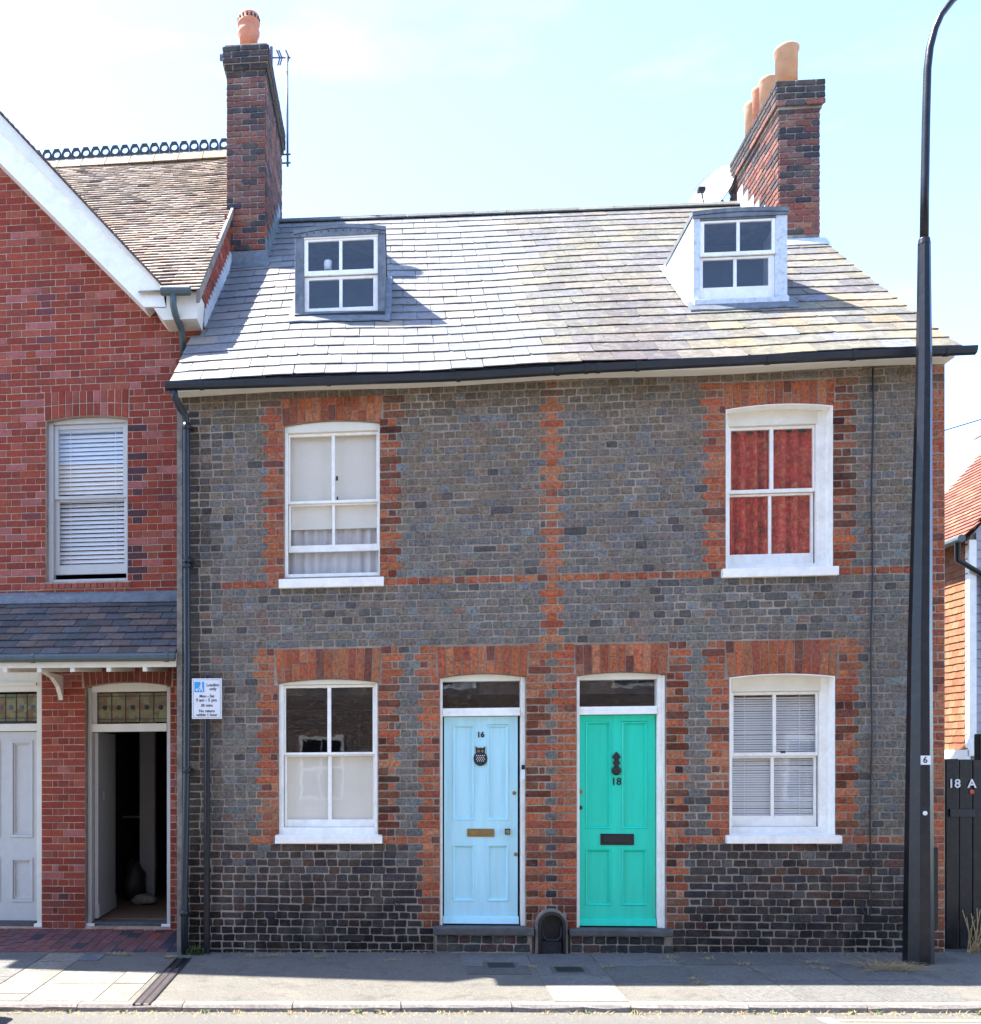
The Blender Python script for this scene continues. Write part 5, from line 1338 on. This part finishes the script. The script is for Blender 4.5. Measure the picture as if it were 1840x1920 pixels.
od = MB().hexa([(j0 + .002, yb_ + .1, zf + .01), (j0 + .042, yb_ + .1, zf + .01), (j0 + .012, yb_ + .88, zf + .01), (j0 - .028, yb_ + .88, zf + .01), (j0 + .002, yb_ + .1, dz1), (j0 + .042, yb_ + .1, dz1), (j0 + .012, yb_ + .88, dz1), (j0 - .028, yb_ + .88, dz1)]).build('door', 'greige', rh, shear=K)
od['label'] = 'grey front door standing open into the dark hall'
MB().hexa([(j0 + .0425, yb_ + .11, zf + .02), (j0 + .055, yb_ + .11, zf + .02), (j0 + .026, yb_ + .88, zf + .02), (j0 + .0125, yb_ + .88, zf + .02), (j0 + .0425, yb_ + .11, zf + .17), (j0 + .05, yb_ + .11, zf + .17), (j0 + .02, yb_ + .88, zf + .17), (j0 + .0125, yb_ + .88, zf + .17)]).build('weatherboard', 'greige', od, shear=K)
MB().box(j0 + .031, j0 + .036, yb_ + .33, yb_ + .36, Zs(194, 1500, yb_ + .3), Zs(194, 1484, yb_ + .3)).build('door_handle', 'white', od, shear=K)
hall = MB().box(RL + .12, RR - .23, RY + .26, 7.35, zf - .1, zf).build('hall_floor', 'floor', rh, shear=K)
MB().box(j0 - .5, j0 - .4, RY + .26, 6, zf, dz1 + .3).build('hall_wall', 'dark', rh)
q0, q1 = X_(262, 2.6), X_(290, 2.6)
MB().box(q0, q1, 2.6, 2.7, zf + .03, 2.9).build('hall_pillar', 'plaster', rh)
MB().box(X_(222, 3.6), X_(262, 3.6) + .1, 3.6, 3.62, Z_(240, 1534, 3.6), Z_(240, 1530, 3.6)).build('dado_rail', 'plaster', rh)
def lump(name, m, c, r, label, cat, seed):
    q = random.Random(seed); b = MB(); vs = []; fs = []; n_, m2 = 8, 14
    for i in range(n_ + 1):
        for k in range(m2):
            a, t_ = 2 * math.pi * k / m2, math.pi * i / n_
            rr2 = 1 + q.uniform(-.18, .18)
            vs.append((c[0] + r[0] * rr2 * math.sin(t_) * math.cos(a), c[1] + r[1] * rr2 * math.sin(t_) * math.sin(a), c[2] + r[2] * (rr2 * math.cos(t_) + .8)))
    for i in range(n_):
        for k in range(m2): fs.append((i * m2 + k, (i + 1) * m2 + k, (i + 1) * m2 + (k + 1) % m2, i * m2 + (k + 1) % m2))
    return tag(b.add(vs, fs).build(name, m, smooth=True), label, cat)
p = (X_(272, 2.2), 2.2, zf + K * -2.5); lump('crumpled_bag', 'render', p, (.16, .12, .07), 'crumpled bag lying on the dark hall floor', 'bag', 4)
p = (X_(252, 2.5), 2.5, zf + K * -2.5); lump('dark_bag', 'iron', p, (.14, .16, .28), 'dark bag standing in the hallway beside the pale pillar', 'bag', 9)

# ================================================================ THE GAP ON THE RIGHT
gy = .16; g0, g1 = X_(1774, gy), X_(1900, gy); zt = Z_(1800, 1424, gy); zb = gz(g0, 0) - .02
gt = thing('side_gate', 'black boarded side gate numbered 18 A beside the end wall', 'gate', (g0, gy, zb))
n = 5; bw = (g1 - g0) / n
for i in range(n):
    MB().box(g0 + bw * i + .004, g0 + bw * (i + 1) - .004, gy + rnd.uniform(-.004, .004), gy + .03, zb, zt + rnd.uniform(-.006, .006)).build('board', 'pole', gt, bevel=.005)
MB().box(g0, g1, gy + .031, gy + .06, zb + .3, zb + .4).build('rail', 'pole', gt)
MB().box(X_(1780, gy), X_(1827, gy), gy - .02, gy - .005, Z_(1800, 1532, gy), Z_(1800, 1517, gy)).build('latch_bar', 'iron', gt, bevel=.004)
text('18', .115, 'signwhite', gt, P(1790, 1470, gy - .008), 'house_number', bold=.002)
text('A', .115, 'signwhite', gt, P(1823, 1470, gy - .008), 'house_letter', bold=.002)
MB().lathe(P(1823, 1485, gy - .006), [(.022, 0), (.022, -.003), (.01, -.004)], 12, 'y').build('sticker', 'curtain', gt)
MB().box(X_(1833, gy + .1), X_(1850, gy + .1), gy + .06, gy + .16, zb, Z_(1840, 1376, gy + .1)).build('gate_post', 'pole', gt, bevel=.008)
# tile-hung house further back
ny = 5.2; nx = X_(1819, ny); nze = Z_(1819, 1000, ny); nzb = -.3
nh = thing('tile_hung_house', 'orange tile-hung house with red tiled roof beyond the side gate', 'house', (nx, ny, 0))
best = None
for k in range(20, 500):
    w_ = k * .02; q = proj((nx + w_, ny, nze + w_ * 1.15))
    if q[1] <= 805 + (1840 - q[0]) * .53: best = w_; break
RW = best or 3.0
nw = MB().box(nx, nx + 2 * RW, ny, ny + 7, nzb, nze).build('wall', 'render', nh)
ncl = lambda: jit(rnd.choice([(.30, .125, .065), (.33, .145, .075), (.28, .11, .06), (.33, .16, .09)]), .15)
zpl = Z_(1800, 1405, ny + .4)
pcs = []; k = 0; z = zpl
while z < nze - .02:
    yy = ny + (.08 if k % 2 else 0.0)
    while yy < ny + 1.6:
        Mx = Matrix.Translation((nx - .025, yy + .08, z + .06)) @ Matrix.Rotation(R(-90), 4, 'Z') @ Matrix.Rotation(R(-7), 4, 'X')
        piece(pcs, 'tile', Mx, .16, .13, ncl(), score=-yy); yy += .163
    z += .105; k += 1
emit('hung_tile', nw, pcs, 'claytile', 300, 'hung_tiles')
pcs = []; up = Vector((1, 0, 1.15)).normalized(); nrm = Vector((-1.15, 0, 1)).normalized(); LR = RW * math.hypot(1, 1.15)
k = 0
while k * .1 < LR + .2:
    yy = ny - .3 - (.08 if k % 2 else 0)
    while yy < ny + 2.2:
        p = Vector((nx - .22, yy + .08, nze - .1)) + up * (k * .1)
        tail = p + nrm * .028; head = p + up * .14 + nrm * .004
        u_ = (head - tail).normalized(); ux = Vector((0, -1, 0)); yl = u_.cross(ux)
        if yl.dot(nrm) > 0: yl = -yl; 
        Mx = Matrix.Translation((tail + head) / 2) @ Matrix(((ux.x, yl.x, u_.x, 0), (ux.y, yl.y, u_.y, 0), (ux.z, yl.z, u_.z, 0), (0, 0, 0, 1)))
        q = proj(p)
        if q[0] > 1735 and q[0] < 1990: piece(pcs, 'tile', Mx, .16, .14, jit(rnd.choice([(.27, .10, .065), (.24, .085, .06), (.30, .13, .08), (.20, .08, .06)]), .15), score=-yy)
        yy += .163
    k += 1
ru = MB().poly([(nx - .2, ny - .28, nze - .16), (nx - .2, ny + 7, nze - .16), (nx + RW, ny + 7, nze + RW * 1.15 - .04), (nx + RW, ny - .28, nze + RW * 1.15 - .04)]).poly([(nx + RW, ny - .28, nze + RW * 1.15 - .04), (nx + RW, ny + 7, nze + RW * 1.15 - .04), (nx + 2 * RW + .2, ny + 7, nze - .16), (nx + 2 * RW + .2, ny - .28, nze - .16)])
nr = ru.build('roof', 'render', nh)
emit('roof_tile', nr, pcs, 'claytile', 300, 'roof_tiles')
MB().prism([(nx, nze), (nx + 2 * RW, nze), (nx + RW, nze + RW * 1.1)], ny + .001, ny + .1).build('gable', 'siding', nh)
for i in range(16):
    o = MB().box(nx + RW * .0, nx + RW * 2, 0, .001, 0, 0) if 0 else None
q0 = Vector((nx + RW + .02, ny - .3, nze + RW * 1.15 + .04)); q1 = Vector((nx + RW + .02, ny + 4, nze + RW * 1.15 + .04))
MB().tube([q0, q1], .11, 10).build('ridge_tiles', 'cream', nr, kind='stuff')
MB().tube([(nx - .27, ny - .3, nze - .13), (nx - .27, ny + 6.5, nze - .13)], .055, 10).build('gutter', 'greypipe', nh)
MB().tube([(nx - .27, ny - .2, nze - .17), (nx - .22, ny - .1, nze - .4), (nx + .15, ny - .08, nze - .62), (nx + .3, ny - .08, nze - 2)], .04, 10).build('downpipe', 'black', nh)
MB().box(nx - .03, nx + .07, ny - .04, ny + .06, zpl - .1, nze - .1).build('corner_board', 'white', nh)
MB().box(nx - .07, nx - .001, ny - .02, ny + 3, zpl - .16, zpl - .01).build('sill_board', 'white', nh)
k = 0
while zpl + k * .13 < nze - .1:
    MB().hexa([(nx + .075, ny - .03, zpl + k * .13), (nx + 2.5, ny - .03, zpl + k * .13), (nx + 2.5, ny - .002, zpl + k * .13), (nx + .075, ny - .002, zpl + k * .13), (nx + .075, ny - .012, zpl + k * .13 + .128), (nx + 2.5, ny - .012, zpl + k * .13 + .128), (nx + 2.5, ny - .002, zpl + k * .13 + .128), (nx + .075, ny - .002, zpl + k * .13 + .128)]).build('board', 'siding', nh); k += 1
tag(MB().tube([P(1700, 830, 6), P(1775, 806, 6), P(1845, 785, 6), P(2100, 720, 6)], .009, 5).build('overhead_wire', 'black'), 'thin overhead wire crossing the sky above the tile-hung house', 'wire')

# ================================================================ STREET FURNITURE
ly = -.45
lp = thing('street_lamp', 'tall black street lamp with curved arm and a small number 6 plate', 'street lamp', P(1722.5, 1808, ly))
def lr(w_, px, ): return w_ / 2 * depth(X_(px, ly), ly) / F_PX
pts = [(1722.5, 1812, 51), (1722.5, 1806, 51), (1725.5, 1200, 39), (1733, 700, 26.5), (1733.5, 458, 21)]
MB().tube([P(a, b_, ly) for a, b_, c in pts], [lr(c, a) * 1.02 for a, b_, c in pts], 8, flat=True).build('column', 'pole', lp)
MB().tube([P(1733.5, 459, ly), P(1733.5, 447, ly)], [lr(22, 1733), lr(19, 1733)], 16).build('collar', 'pole', lp, bevel=.006)
pts = [(1733.5, 446, 15), (1735, 330, 14.5), (1737, 220, 14), (1739.5, 130, 13.5), (1744, 90, 13.2), (1753, 55, 12.8), (1765, 28, 12.4), (1787, 0, 12), (1815, -22, 12), (1860, -38, 12), (1920, -42, 12)]
MB().tube([P(a, b_, ly) for a, b_, c in pts], [lr(c, 1735) for a, b_, c in pts], 14).build('arm', 'pole', lp, smooth=True)
q = P(1950, -40, ly); MB().hexa([(q[0] - .2, ly - .1, q[2] - .07), (q[0] + .4, ly - .14, q[2] - .05), (q[0] + .4, ly + .14, q[2] - .05), (q[0] - .2, ly + .1, q[2] - .07), (q[0] - .2, ly - .06, q[2] + .05), (q[0] + .35, ly - .08, q[2] + .05), (q[0] + .35, ly + .08, q[2] + .05), (q[0] - .2, ly + .06, q[2] + .05)]).build('lantern', 'pole', lp, bevel=.02)
yq = ly - lr(42, 1724) + .004
a, c = X_(1726.5, yq), X_(1744.5, yq)
MB().box(a, c, yq - .012, yq + .02, Z_(1735, 1434, yq), Z_(1735, 1417, yq)).build('number_plate', 'signwhite', lp)
text('6', .078, 'signtext', lp, P(1735.5, 1425.5, yq - .0135), 'number', bold=.0015, depth_=.001)
MB().lathe(P(1735, 1525, yq - .006), [(.02, .02), (.02, -.003), (.015, -.006)], 14, 'y').build('lock_disc', 'signwhite', lp)
MB().box(X_(1747, ly), X_(1757, ly), ly - .03, ly + .03, Z_(1752, 1742, ly), Z_(1752, 1589, ly)).build('cable_cover', 'pole', lp, bevel=.006)
# parking sign on its own post
sy = -.06
sg = thing('parking_sign', 'white loading only parking sign on a thin black post beside the drainpipe', 'sign', P(388, 1786, sy))
MB().tube([P(388, 1790, sy), P(388.5, 1266, sy)], .031, 14).build('post', 'pole', sg, smooth=False)
yp = sy - .045
MB().box(X_(360, yp), X_(416, yp), yp, yp + .008, Z_(388, 1348, yp), Z_(388, 1272, yp)).build('plate', 'signwhite', sg, bevel=.003)
yt = yp - .0012
bd = MB(); a, c, z0, z1 = X_(362.5, yt), X_(413.5, yt), Z_(388, 1345.5, yt), Z_(388, 1274.5, yt); t = .0025
bd.box(a, c, yt, yt + .001, z1 - t, z1).box(a, c, yt, yt + .001, z0, z0 + t).box(a, a + t, yt, yt + .001, z0 + t, z1 - t).box(c - t, c, yt, yt + .001, z0 + t, z1 - t)
bd.build('border', 'greypipe', sg)
MB().box(X_(364.5, yt), X_(383, yt), yt, yt + .001, Z_(374, 1298, yt), Z_(374, 1278.5, yt)).build('blue_symbol', 'signblue', sg)
b = MB(); o0 = P(374, 1288, yt)
def sp(pts): return [(o0[0] + u / 187, o0[2] + v / 187) for u, v in pts]
b.prism(sp([(2, 5.5), (4.6, 6.5), (5.2, -1), (6.8, -8), (5, -8), (3.3, -2.5), (1, -8), (-.8, -8), (1.8, -1)]), yt - .0012, yt - .0002)
b.prism(sp([(-7.5, -4.5), (-4.5, -8), (-2.5, -6), (-5.2, -2.8)]), yt - .0012, yt - .0002).prism(sp([(2.4, 3.6), (-3.6, -4.8), (-2.8, -5.4), (3, 2.4)]), yt - .0024, yt - .0013)
b.lathe((o0[0] + 3.4 / 187, yt - .0003, o0[2] + 8.2 / 187), [(.009, 0), (.009, -.001)], 12, 'y').build('loading_symbol', 'signwhite', sg, kind='stuff')
for s_, px_, py_, sz in (('Loading', 399, 1284.5, .041), ('only', 399.5, 1291.8, .041), ('Mon - Sat', 388, 1305.5, .038), ('9 am - 5 pm', 387, 1313, .043), ('30 mins', 388, 1322.8, .038), ('No return', 388, 1333.3, .038), ('within 1 hour', 388, 1340.6, .038)):
    text(s_, sz, 'signtext', sg, P(px_, py_, yt), 'lettering', bold=.0009, depth_=.0006)

# ================================================================ PAVEMENT DETAIL
def slab(X0, X1, Y0, Y1, col, lift=.005, skew=0.0, name='paving_slab', parent=None, m='paving', gap=.006):
    q = [(X0 + gap, Y0 + gap), (X1 - gap, Y0 + gap), (X1 - gap + skew, Y1 - gap), (X0 + gap + skew, Y1 - gap)]
    d_ = rnd.uniform(-.0015, .0015)
    o = MB().prismz([(x, y, gz(x, y) + lift + d_) for x, y in q], .03).build(name, m, parent or pave)
    o.color = col + (1,); return o
def gx(px, py): return G(px, py)[0]
xa, xb = gx(94, 1787), gx(166, 1787); xd = gx(345, 1797)
pale = lambda: jit((.225, .205, .17), .1, .02)
ys = [-.06, -.42, -.8, -1.2, -1.6, YK + .125]
for y1, y0 in zip(ys, ys[1:]): slab(xa, xb, y0, y1, pale())
for y1, y0 in zip([-.8, -1.25, YK + .125], [-1.25, YK + .125]):
    x = xb
    for w_ in (.62, .5): slab(x, min(x + w_, xd - .12), y0, y1, pale()); x += w_
for y1, y0 in zip([-.06, -.45, -1.0, -1.5], [-.45, -1.0, -1.5, YK + .125]):
    slab(xa - .62, xa, y0, y1, jit((.16, .155, .145), .1))
MB().prismz([(x, y, gz(x, y) + .008) for x, y in ((gx(150, 1797), -.36), (gx(190, 1797), -.36), (gx(190, 1797), -.14), (gx(150, 1797), -.14))], .02).build('service_cover', 'lead', pave)
grey_ = lambda: jit((.155, .152, .145), .1, .02)
x0, x1 = gx(862, 1792), gx(988, 1792)
slab(x0, x1, -.62, -.05, grey_()); slab(x0 + .02, x1 - .05, -.93, -.625, jit((.11, .107, .10), .05), .004)
x2 = gx(1112, 1797); slab(x1, x2, -.95, -.08, grey_()); slab(x1, x2, -1.32, -.955, grey_()); slab(x1 + .0, x2 - .02, YK + .13, -1.325, pale())
x3 = gx(1262, 1797); slab(x2, x3, -.62, -.05, grey_()); slab(x2, x3, -1.2, -.625, jit((.125, .12, .112), .05), .004)
xl_ = x3
for px_ in (1388, 1520, 1648):
    xr_ = gx(px_, 1803)
    for y1, y0 in ((-.05, -.55), (-.55, -1.15), (-1.15, YK + .13)): slab(xl_, xr_, y0, y1, jit((.135, .13, .12), .12), .004)
    xl_ = xr_
for px_, py_ in ((940, 1812), (1068, 1820)):
    q = G(px_, py_); cv = thing('stopcock_cover', 'small dark iron cover in the grey slab before the ' + ('blue door' if px_ < 1000 else 'green door'), 'cover', q, 'small covers in the pavement')
    for nm, m, h, lf in (('frame', 'stone', .16, .009), ('lid', 'iron', .12, .012)):
        MB().prismz([(q[0] + u * h, q[1] + v * h * .8, gz(q[0] + u * h, q[1] + v * h * .8) + lf) for u, v in ((-1, -1), (1, -1), (1, 1), (-1, 1))], .02).build(nm, m, cv, bevel=.003)
# kerb
kb = strip('kerb', [YK + .12, YK + .02], XS, -.02, 'road')
x = -9.0
while x < 11:
    w_ = rnd.uniform(.85, .95); h = gz(x, YK)
    pts = []; N = 5
    b = MB(); secs = []
    for i in range(N + 1):
        xx = x + .004 + (w_ - .008) * i / N; z = gz(xx, YK); j1, j2 = rnd.uniform(-.008, .008), rnd.uniform(-.006, .006)
        secs.append([(xx, YK + .12, z + .006), (xx, YK + .025 + j1, z + .005), (xx, YK + .004 + j1, z - .016 + j2), (xx, YK - .004 + j2, z - .16), (xx, YK + .12, z - .16)])
    vs = [v for s_ in secs for v in s_]; fs = [(0, 1, 2, 3, 4), tuple(N * 5 + k for k in (4, 3, 2, 1, 0))]
    for i in range(N):
        for k in range(5): fs.append((i * 5 + k, (i + 1) * 5 + k, (i + 1) * 5 + (k + 1) % 5, i * 5 + (k + 1) % 5))
    o = b.add(vs, fs).build('kerb_stone', 'kerb', kb, norm=True); o.color = jit(rnd.choice([(.21, .19, .175), (.19, .175, .165), (.23, .205, .185)]), .12) + (1,)
    x += w_
# drainage channel from the pipe to the kerb
a0, a1 = G(345, 1797), G(263, 1887)
dc = thing('drain_channel', 'narrow slotted iron drainage channel across the pavement below the drainpipe', 'drain', a0)
va, vb = Vector(a0), Vector((a1[0], YK + .02, a1[2])); dv = (vb - va); ln = dv.length; dv.normalize(); sv = Vector((dv.y, -dv.x, 0)).normalized()
if sv.x < 0: sv = -sv
def onp(p, l): return (p.x, p.y, gz(p.x, p.y) + l)
hw = .066
MB().prismz([onp(va - sv * hw, .003), onp(vb - sv * hw, .003), onp(vb + sv * hw, .003), onp(va + sv * hw, .003)][::-1], .03).build('channel', 'black', dc, norm=True)
for s_ in (-hw, 0, hw):
    MB().prismz([onp(va + sv * (s_ - .008), .011), onp(vb + sv * (s_ - .008), .011), onp(vb + sv * (s_ + .008), .011), onp(va + sv * (s_ + .008), .011)][::-1], .012).build('rail', 'iron', dc, norm=True)
b = MB(); n = int(ln / .03)
for i in range(int(n * .28), n):
    for s0, s1 in ((-hw + .009, -.009), (.009, hw - .009)):
        p = va + dv * (i * .03)
        b.prismz([onp(p + sv * s0, .009), onp(p + dv * .016 + sv * s0, .009), onp(p + dv * .016 + sv * s1, .009), onp(p + sv * s1, .009)][::-1], .008)
b.build('grating_bars', 'kerb', dc, norm=True, kind='stuff', color=(.12, .1, .1))
# paved forecourt of the red house
fz0, fz1 = gz(-3, 0), Z_(200, 1745, RY)
fc = MB().poly([(-9, -.02, gz(-9, 0) - .012), (XL, -.02, gz(XL, 0) - .012), (XL, RY + .02, fz1 - .012 + .0), (-9, RY + .02, fz1 - .012 - .05)]).build('forecourt', 'render', kind='structure')
pcs = []; sl_ = math.atan2(fz1 - fz0, RY)
def fz(x, y): return gz(x, 0) + (fz1 - gz(x, 0)) * max(0, y) / RY
slab_variants('paver', .108, .22, .02, 6, .002)
x = XL - .058; i = 0
while x > -5.2:
    y = .01 - (.11 if i % 2 else 0)
    while y < RY:
        a, c = max(y, 0.0), min(y + .226, RY - .002); y += .228
        if c - a < .04: continue
        ym = (a + c) / 2; cc = rnd.choice([(.17, .075, .075), (.19, .085, .085), (.15, .075, .08), (.20, .08, .07)])
        if x > X_(250, .2) and rnd.random() < .3: cc = rnd.choice([(.04, .045, .065), (.3, .07, .04), (.05, .05, .06)])
        elif rnd.random() < .06: cc = (.055, .05, .06)
        Mx = Matrix.Translation((x, ym, fz(x, ym) + .004)) @ Matrix.Rotation(sl_, 4, 'X') @ Matrix.Rotation(R(-90), 4, 'X')
        piece(pcs, 'paver', Mx, .108, (c - a) / math.cos(sl_) - .006, jit(cc, .15, .04))
    x -= .115; i += 1
emit('paving_brick', fc, pcs, 'paving')
# kerbside grit, yellow lines, weeds and dry grass
def rline(name, X0, X1, yA, yB, m, lift, skew=0):
    b = MB(); n = 12
    for i in range(n):
        xa_, xb_ = X0 + (X1 - X0) * i / n, X0 + (X1 - X0) * (i + 1) / n
        b.poly([(xa_ + skew, yA, rz(xa_, yA) + lift), (xb_ + skew, yA, rz(xb_, yA) + lift), (xb_, yB, rz(xb_, yB) + lift), (xa_, yB, rz(xa_, yB) + lift)])
    return b.build(name, m, kind='structure')
for yy in (-2.16, -2.27): rline('yellow_line', X_(1570, -2.2), 14, yy - .05, yy, 'yellow', .004)
rline('white_road_marking', X_(1540, -2.2), X_(1540, -2.2) + .1, -3.4, -2.12, 'whiteline', .004, skew=.15)
def blades(b, c, n, h, spread, lean, q, zf, wd=.0024):
    for _ in range(n):
        a = q.uniform(0, 6.283); r_ = spread * math.sqrt(q.random()); x, y = c[0] + r_ * math.cos(a), c[1] + r_ * math.sin(a) * .5
        z = zf(x, y) + .003; hh = h * q.uniform(.4, 1.1); a2 = q.uniform(0, 6.283); l_ = lean * hh * q.uniform(.3, 1.3)
        dx, dy = math.cos(a2) * l_, math.sin(a2) * l_; px_, py_ = -math.sin(a2) * wd, math.cos(a2) * wd
        zt_ = z + hh / (1 + lean)
        b.add([(x - px_, y - py_, z), (x + px_, y + py_, z), (x + dx * .5 + px_ * .7, y + dy * .5 + py_ * .7, z + (zt_ - z) * .75), (x + dx * .5 - px_ * .7, y + dy * .5 - py_ * .7, z + (zt_ - z) * .75), (x + dx, y + dy, zt_)], [(0, 1, 2, 3), (3, 2, 4)])
q = random.Random(11)
b = MB(); blades(b, G(1672, 1816), 260, .16, .24, 3.0, q, gz); tag(b.build('dry_grass_clump', 'straw'), 'patch of flattened dry straw coloured grass at the foot of the street lamp', 'grass')
b = MB(); blades(b, G(366, 1789), 120, .15, .13, .8, q, gz, .007); b2 = tag(b.build('weed_clump', 'weed'), 'small green weeds growing around the foot of the drainpipe', 'weeds')
b = MB()
for px_, py_, n, s_ in ((475, 1795, 40, .1), (520, 1794, 40, .1), (600, 1796, 25, .06), (1252, 1797, 60, .1), (1262, 1806, 30, .06), (1300, 1837, 20, .04), (1330, 1800, 25, .08), (1398, 1810, 40, .08), (1420, 1822, 20, .05), (1520, 1806, 40, .08), (1540, 1817, 40, .08), (1012, 1787, 30, .06), (1150, 1789, 30, .1), (218, 1790, 60, .1), (240, 1792, 40, .08), (320, 1796, 50, .06), (735, 1802, 25, .08), (1310, 1845, 18, .05), (1000, 1815, 16, .04), (1136, 1815, 25, .05), (1600, 1792, 30, .12)):
    blades(b, G(px_, py_), n, .06, s_, 1.6, q, gz)
X = XL
while X < XR:
    if q.random() < .55: blades(b, (X, -.03), q.randint(3, 9), .045, .05, 1.2, q, gz)
    X += .09
b.build('dry_grass', 'straw', kind='stuff')
b = MB(); X = -4.5
while X < 7: blades(b, (X, YK - .05), q.randint(2, 12), .05, .06, 1.3, q, rz); X += q.uniform(.03, .14)
b.build('gutter_grass', 'straw', kind='stuff')
b = MB(); X = -4.2
while X < 7:
    if q.random() < .5: blades(b, (X, YK - .035), q.randint(3, 10), .05, .03, .9, q, rz, .006)
    X += q.uniform(.1, .5)
b.build('gutter_weeds', 'weed', kind='stuff')
# gritty, dusty strip along the kerb: loose stones
b = MB()
for _ in range(700):
    x, y = q.uniform(-4.5, 6.5), YK - abs(q.gauss(0, .12)) - .01; s_ = q.uniform(.003, .009); z = rz(x, y)
    b.add([(x - s_, y - s_, z), (x + s_, y - s_, z), (x, y + s_, z), (x, y, z + s_ * 1.2)], [(0, 1, 3), (1, 2, 3), (2, 0, 3)])
b.build('gutter_grit', 'straw', kind='stuff')
b = MB()
for _ in range(900):
    x, y = q.uniform(XL, XR), -.01 - abs(q.gauss(0, .05)); s_ = q.uniform(.003, .01); z = gz(x, y) + .002
    b.add([(x - s_, y - s_ * .7, z), (x + s_, y - s_ * .5, z), (x, y + s_, z), (x, y, z + s_ * .9)], [(0, 1, 3), (1, 2, 3), (2, 0, 3)])
for _ in range(500):
    x, y = q.uniform(-4.5, 6.5), q.uniform(YK + .1, -.05); s_ = q.uniform(.002, .006); z = gz(x, y) + .006
    b.add([(x - s_, y - s_ * .7, z), (x + s_, y - s_ * .5, z), (x, y + s_, z), (x, y, z + s_ * .9)], [(0, 1, 3), (1, 2, 3), (2, 0, 3)])
b.build('loose_grit', 'render', kind='stuff')
# dead stalks by the gate
b = MB(); g_ = (X_(1828, -.05), -.02)
for _ in range(26):
    a = q.uniform(-1, 1); h = q.uniform(.1, .42); z = gz(*g_)
    b.tube([(g_[0] + q.uniform(-.05, .05), g_[1], z), (g_[0] + a * .06 + .04, g_[1] + q.uniform(-.06, .06), z + h * .5), (g_[0] + a * .16 + .1, g_[1] + q.uniform(-.1, .1), z + h)], .004, 4)
tag(b.build('dead_plant', 'straw'), 'dried dead plant stalks leaning at the foot of the black side gate', 'plant')

# ================================================================ ACROSS THE STREET (seen in the window glass)
oy = -12.6
oh = thing('facing_house', 'lower brick house across the street, mirrored dimly in the red house window', 'house', (0, oy, 0))
MB().box(-14, -4.2, oy - 6, oy - .15, -.4, 8.6).build('wall', 'oppbrick', oh)
MB().hexa([(-14.2, oy - 6, 8.6), (-4.25, oy - 6, 8.6), (-4.25, oy + .1, 8.55), (-14.2, oy + .1, 8.55), (-14.2, oy - 3.1, 10.2), (-4.25, oy - 3.1, 10.2), (-4.25, oy - 2.9, 10.2), (-14.2, oy - 2.9, 10.2)]).build('roof', 'render', oh)
oh2 = thing('facing_house', 'taller brick house across the street, mirrored dimly in the right window panes', 'house', (5, oy, 0))
MB().box(-4.2, 14, oy - 6, oy, -.4, 10.4).build('wall', 'oppbrick', oh2)
MB().box(-4.3, 14.1, oy - 6.1, oy + .12, 10.4, 10.7).build('cornice', 'render', oh2)
for x in (-9, -5.8, -1.8, 1.2, 5.2, 9):
    for z in (.95, 3.5):
        oyy = oy - .15 if x < -4.2 else oy
        fr = MB().box(x - .5, x + .5, oyy + .001, oyy + .03, z, z + 1.45).build('window', 'white', oh if x < -4.2 else oh2)
        for u in (-.43, .02):
            for v in (.08, .76): MB().box(x + u, x + u + .41, oyy + .032, oyy + .04, z + v, z + v + .6).build('pane', 'black', fr)
# car parked just left of the picture; its shadow falls on the road
cz = rz(-5, -2.9)
car = thing('parked_car', 'dark parked car at the left kerb whose shadow falls on the road', 'car', (-5.5, -3.0, cz))
cx0 = -7.45
def cp(pts): return [(cx0 + u, cz + v) for u, v in pts]
MB().prism(cp([(.1, .22), (3.95, .22), (4.1, .35), (4.1, .62), (3.95, .74), (2.95, .9), (.35, .92), (.05, .8), (0, .45)]), -3.72, -2.03).build('body', 'car', car, bevel=.08)
MB().prism(cp([(.3, .9), (2.95, .9), (2.25, 1.4), (1.9, 1.46), (.9, 1.46), (.6, 1.4)]), -3.6, -2.15).build('cabin', 'black', car, bevel=.08)
for u in (.8, 3.3):
    for yy, s_ in ((-3.74, 1), (-2.22, 1)):
        wl = MB().lathe((cx0 + u, yy, cz + .31), [(.2, 0), (.3, .02), (.31, .1), (.3, .19), (.2, .21)], 22, 'y').build('wheel', 'rubber', car)
        MB().lathe((cx0 + u, yy - .006, cz + .31), [(.17, 0), (.19, .01), (.19, .2), (.17, .222)], 18, 'y').build('rim', 'alu', wl)
for yy in (-3.5, -2.25): MB().lathe((cx0 + 4.0, yy, cz + .62), [(.08, -.03), (.1, 0), (.06, .03)], 14, 'y').build('headlight', 'signwhite', car)
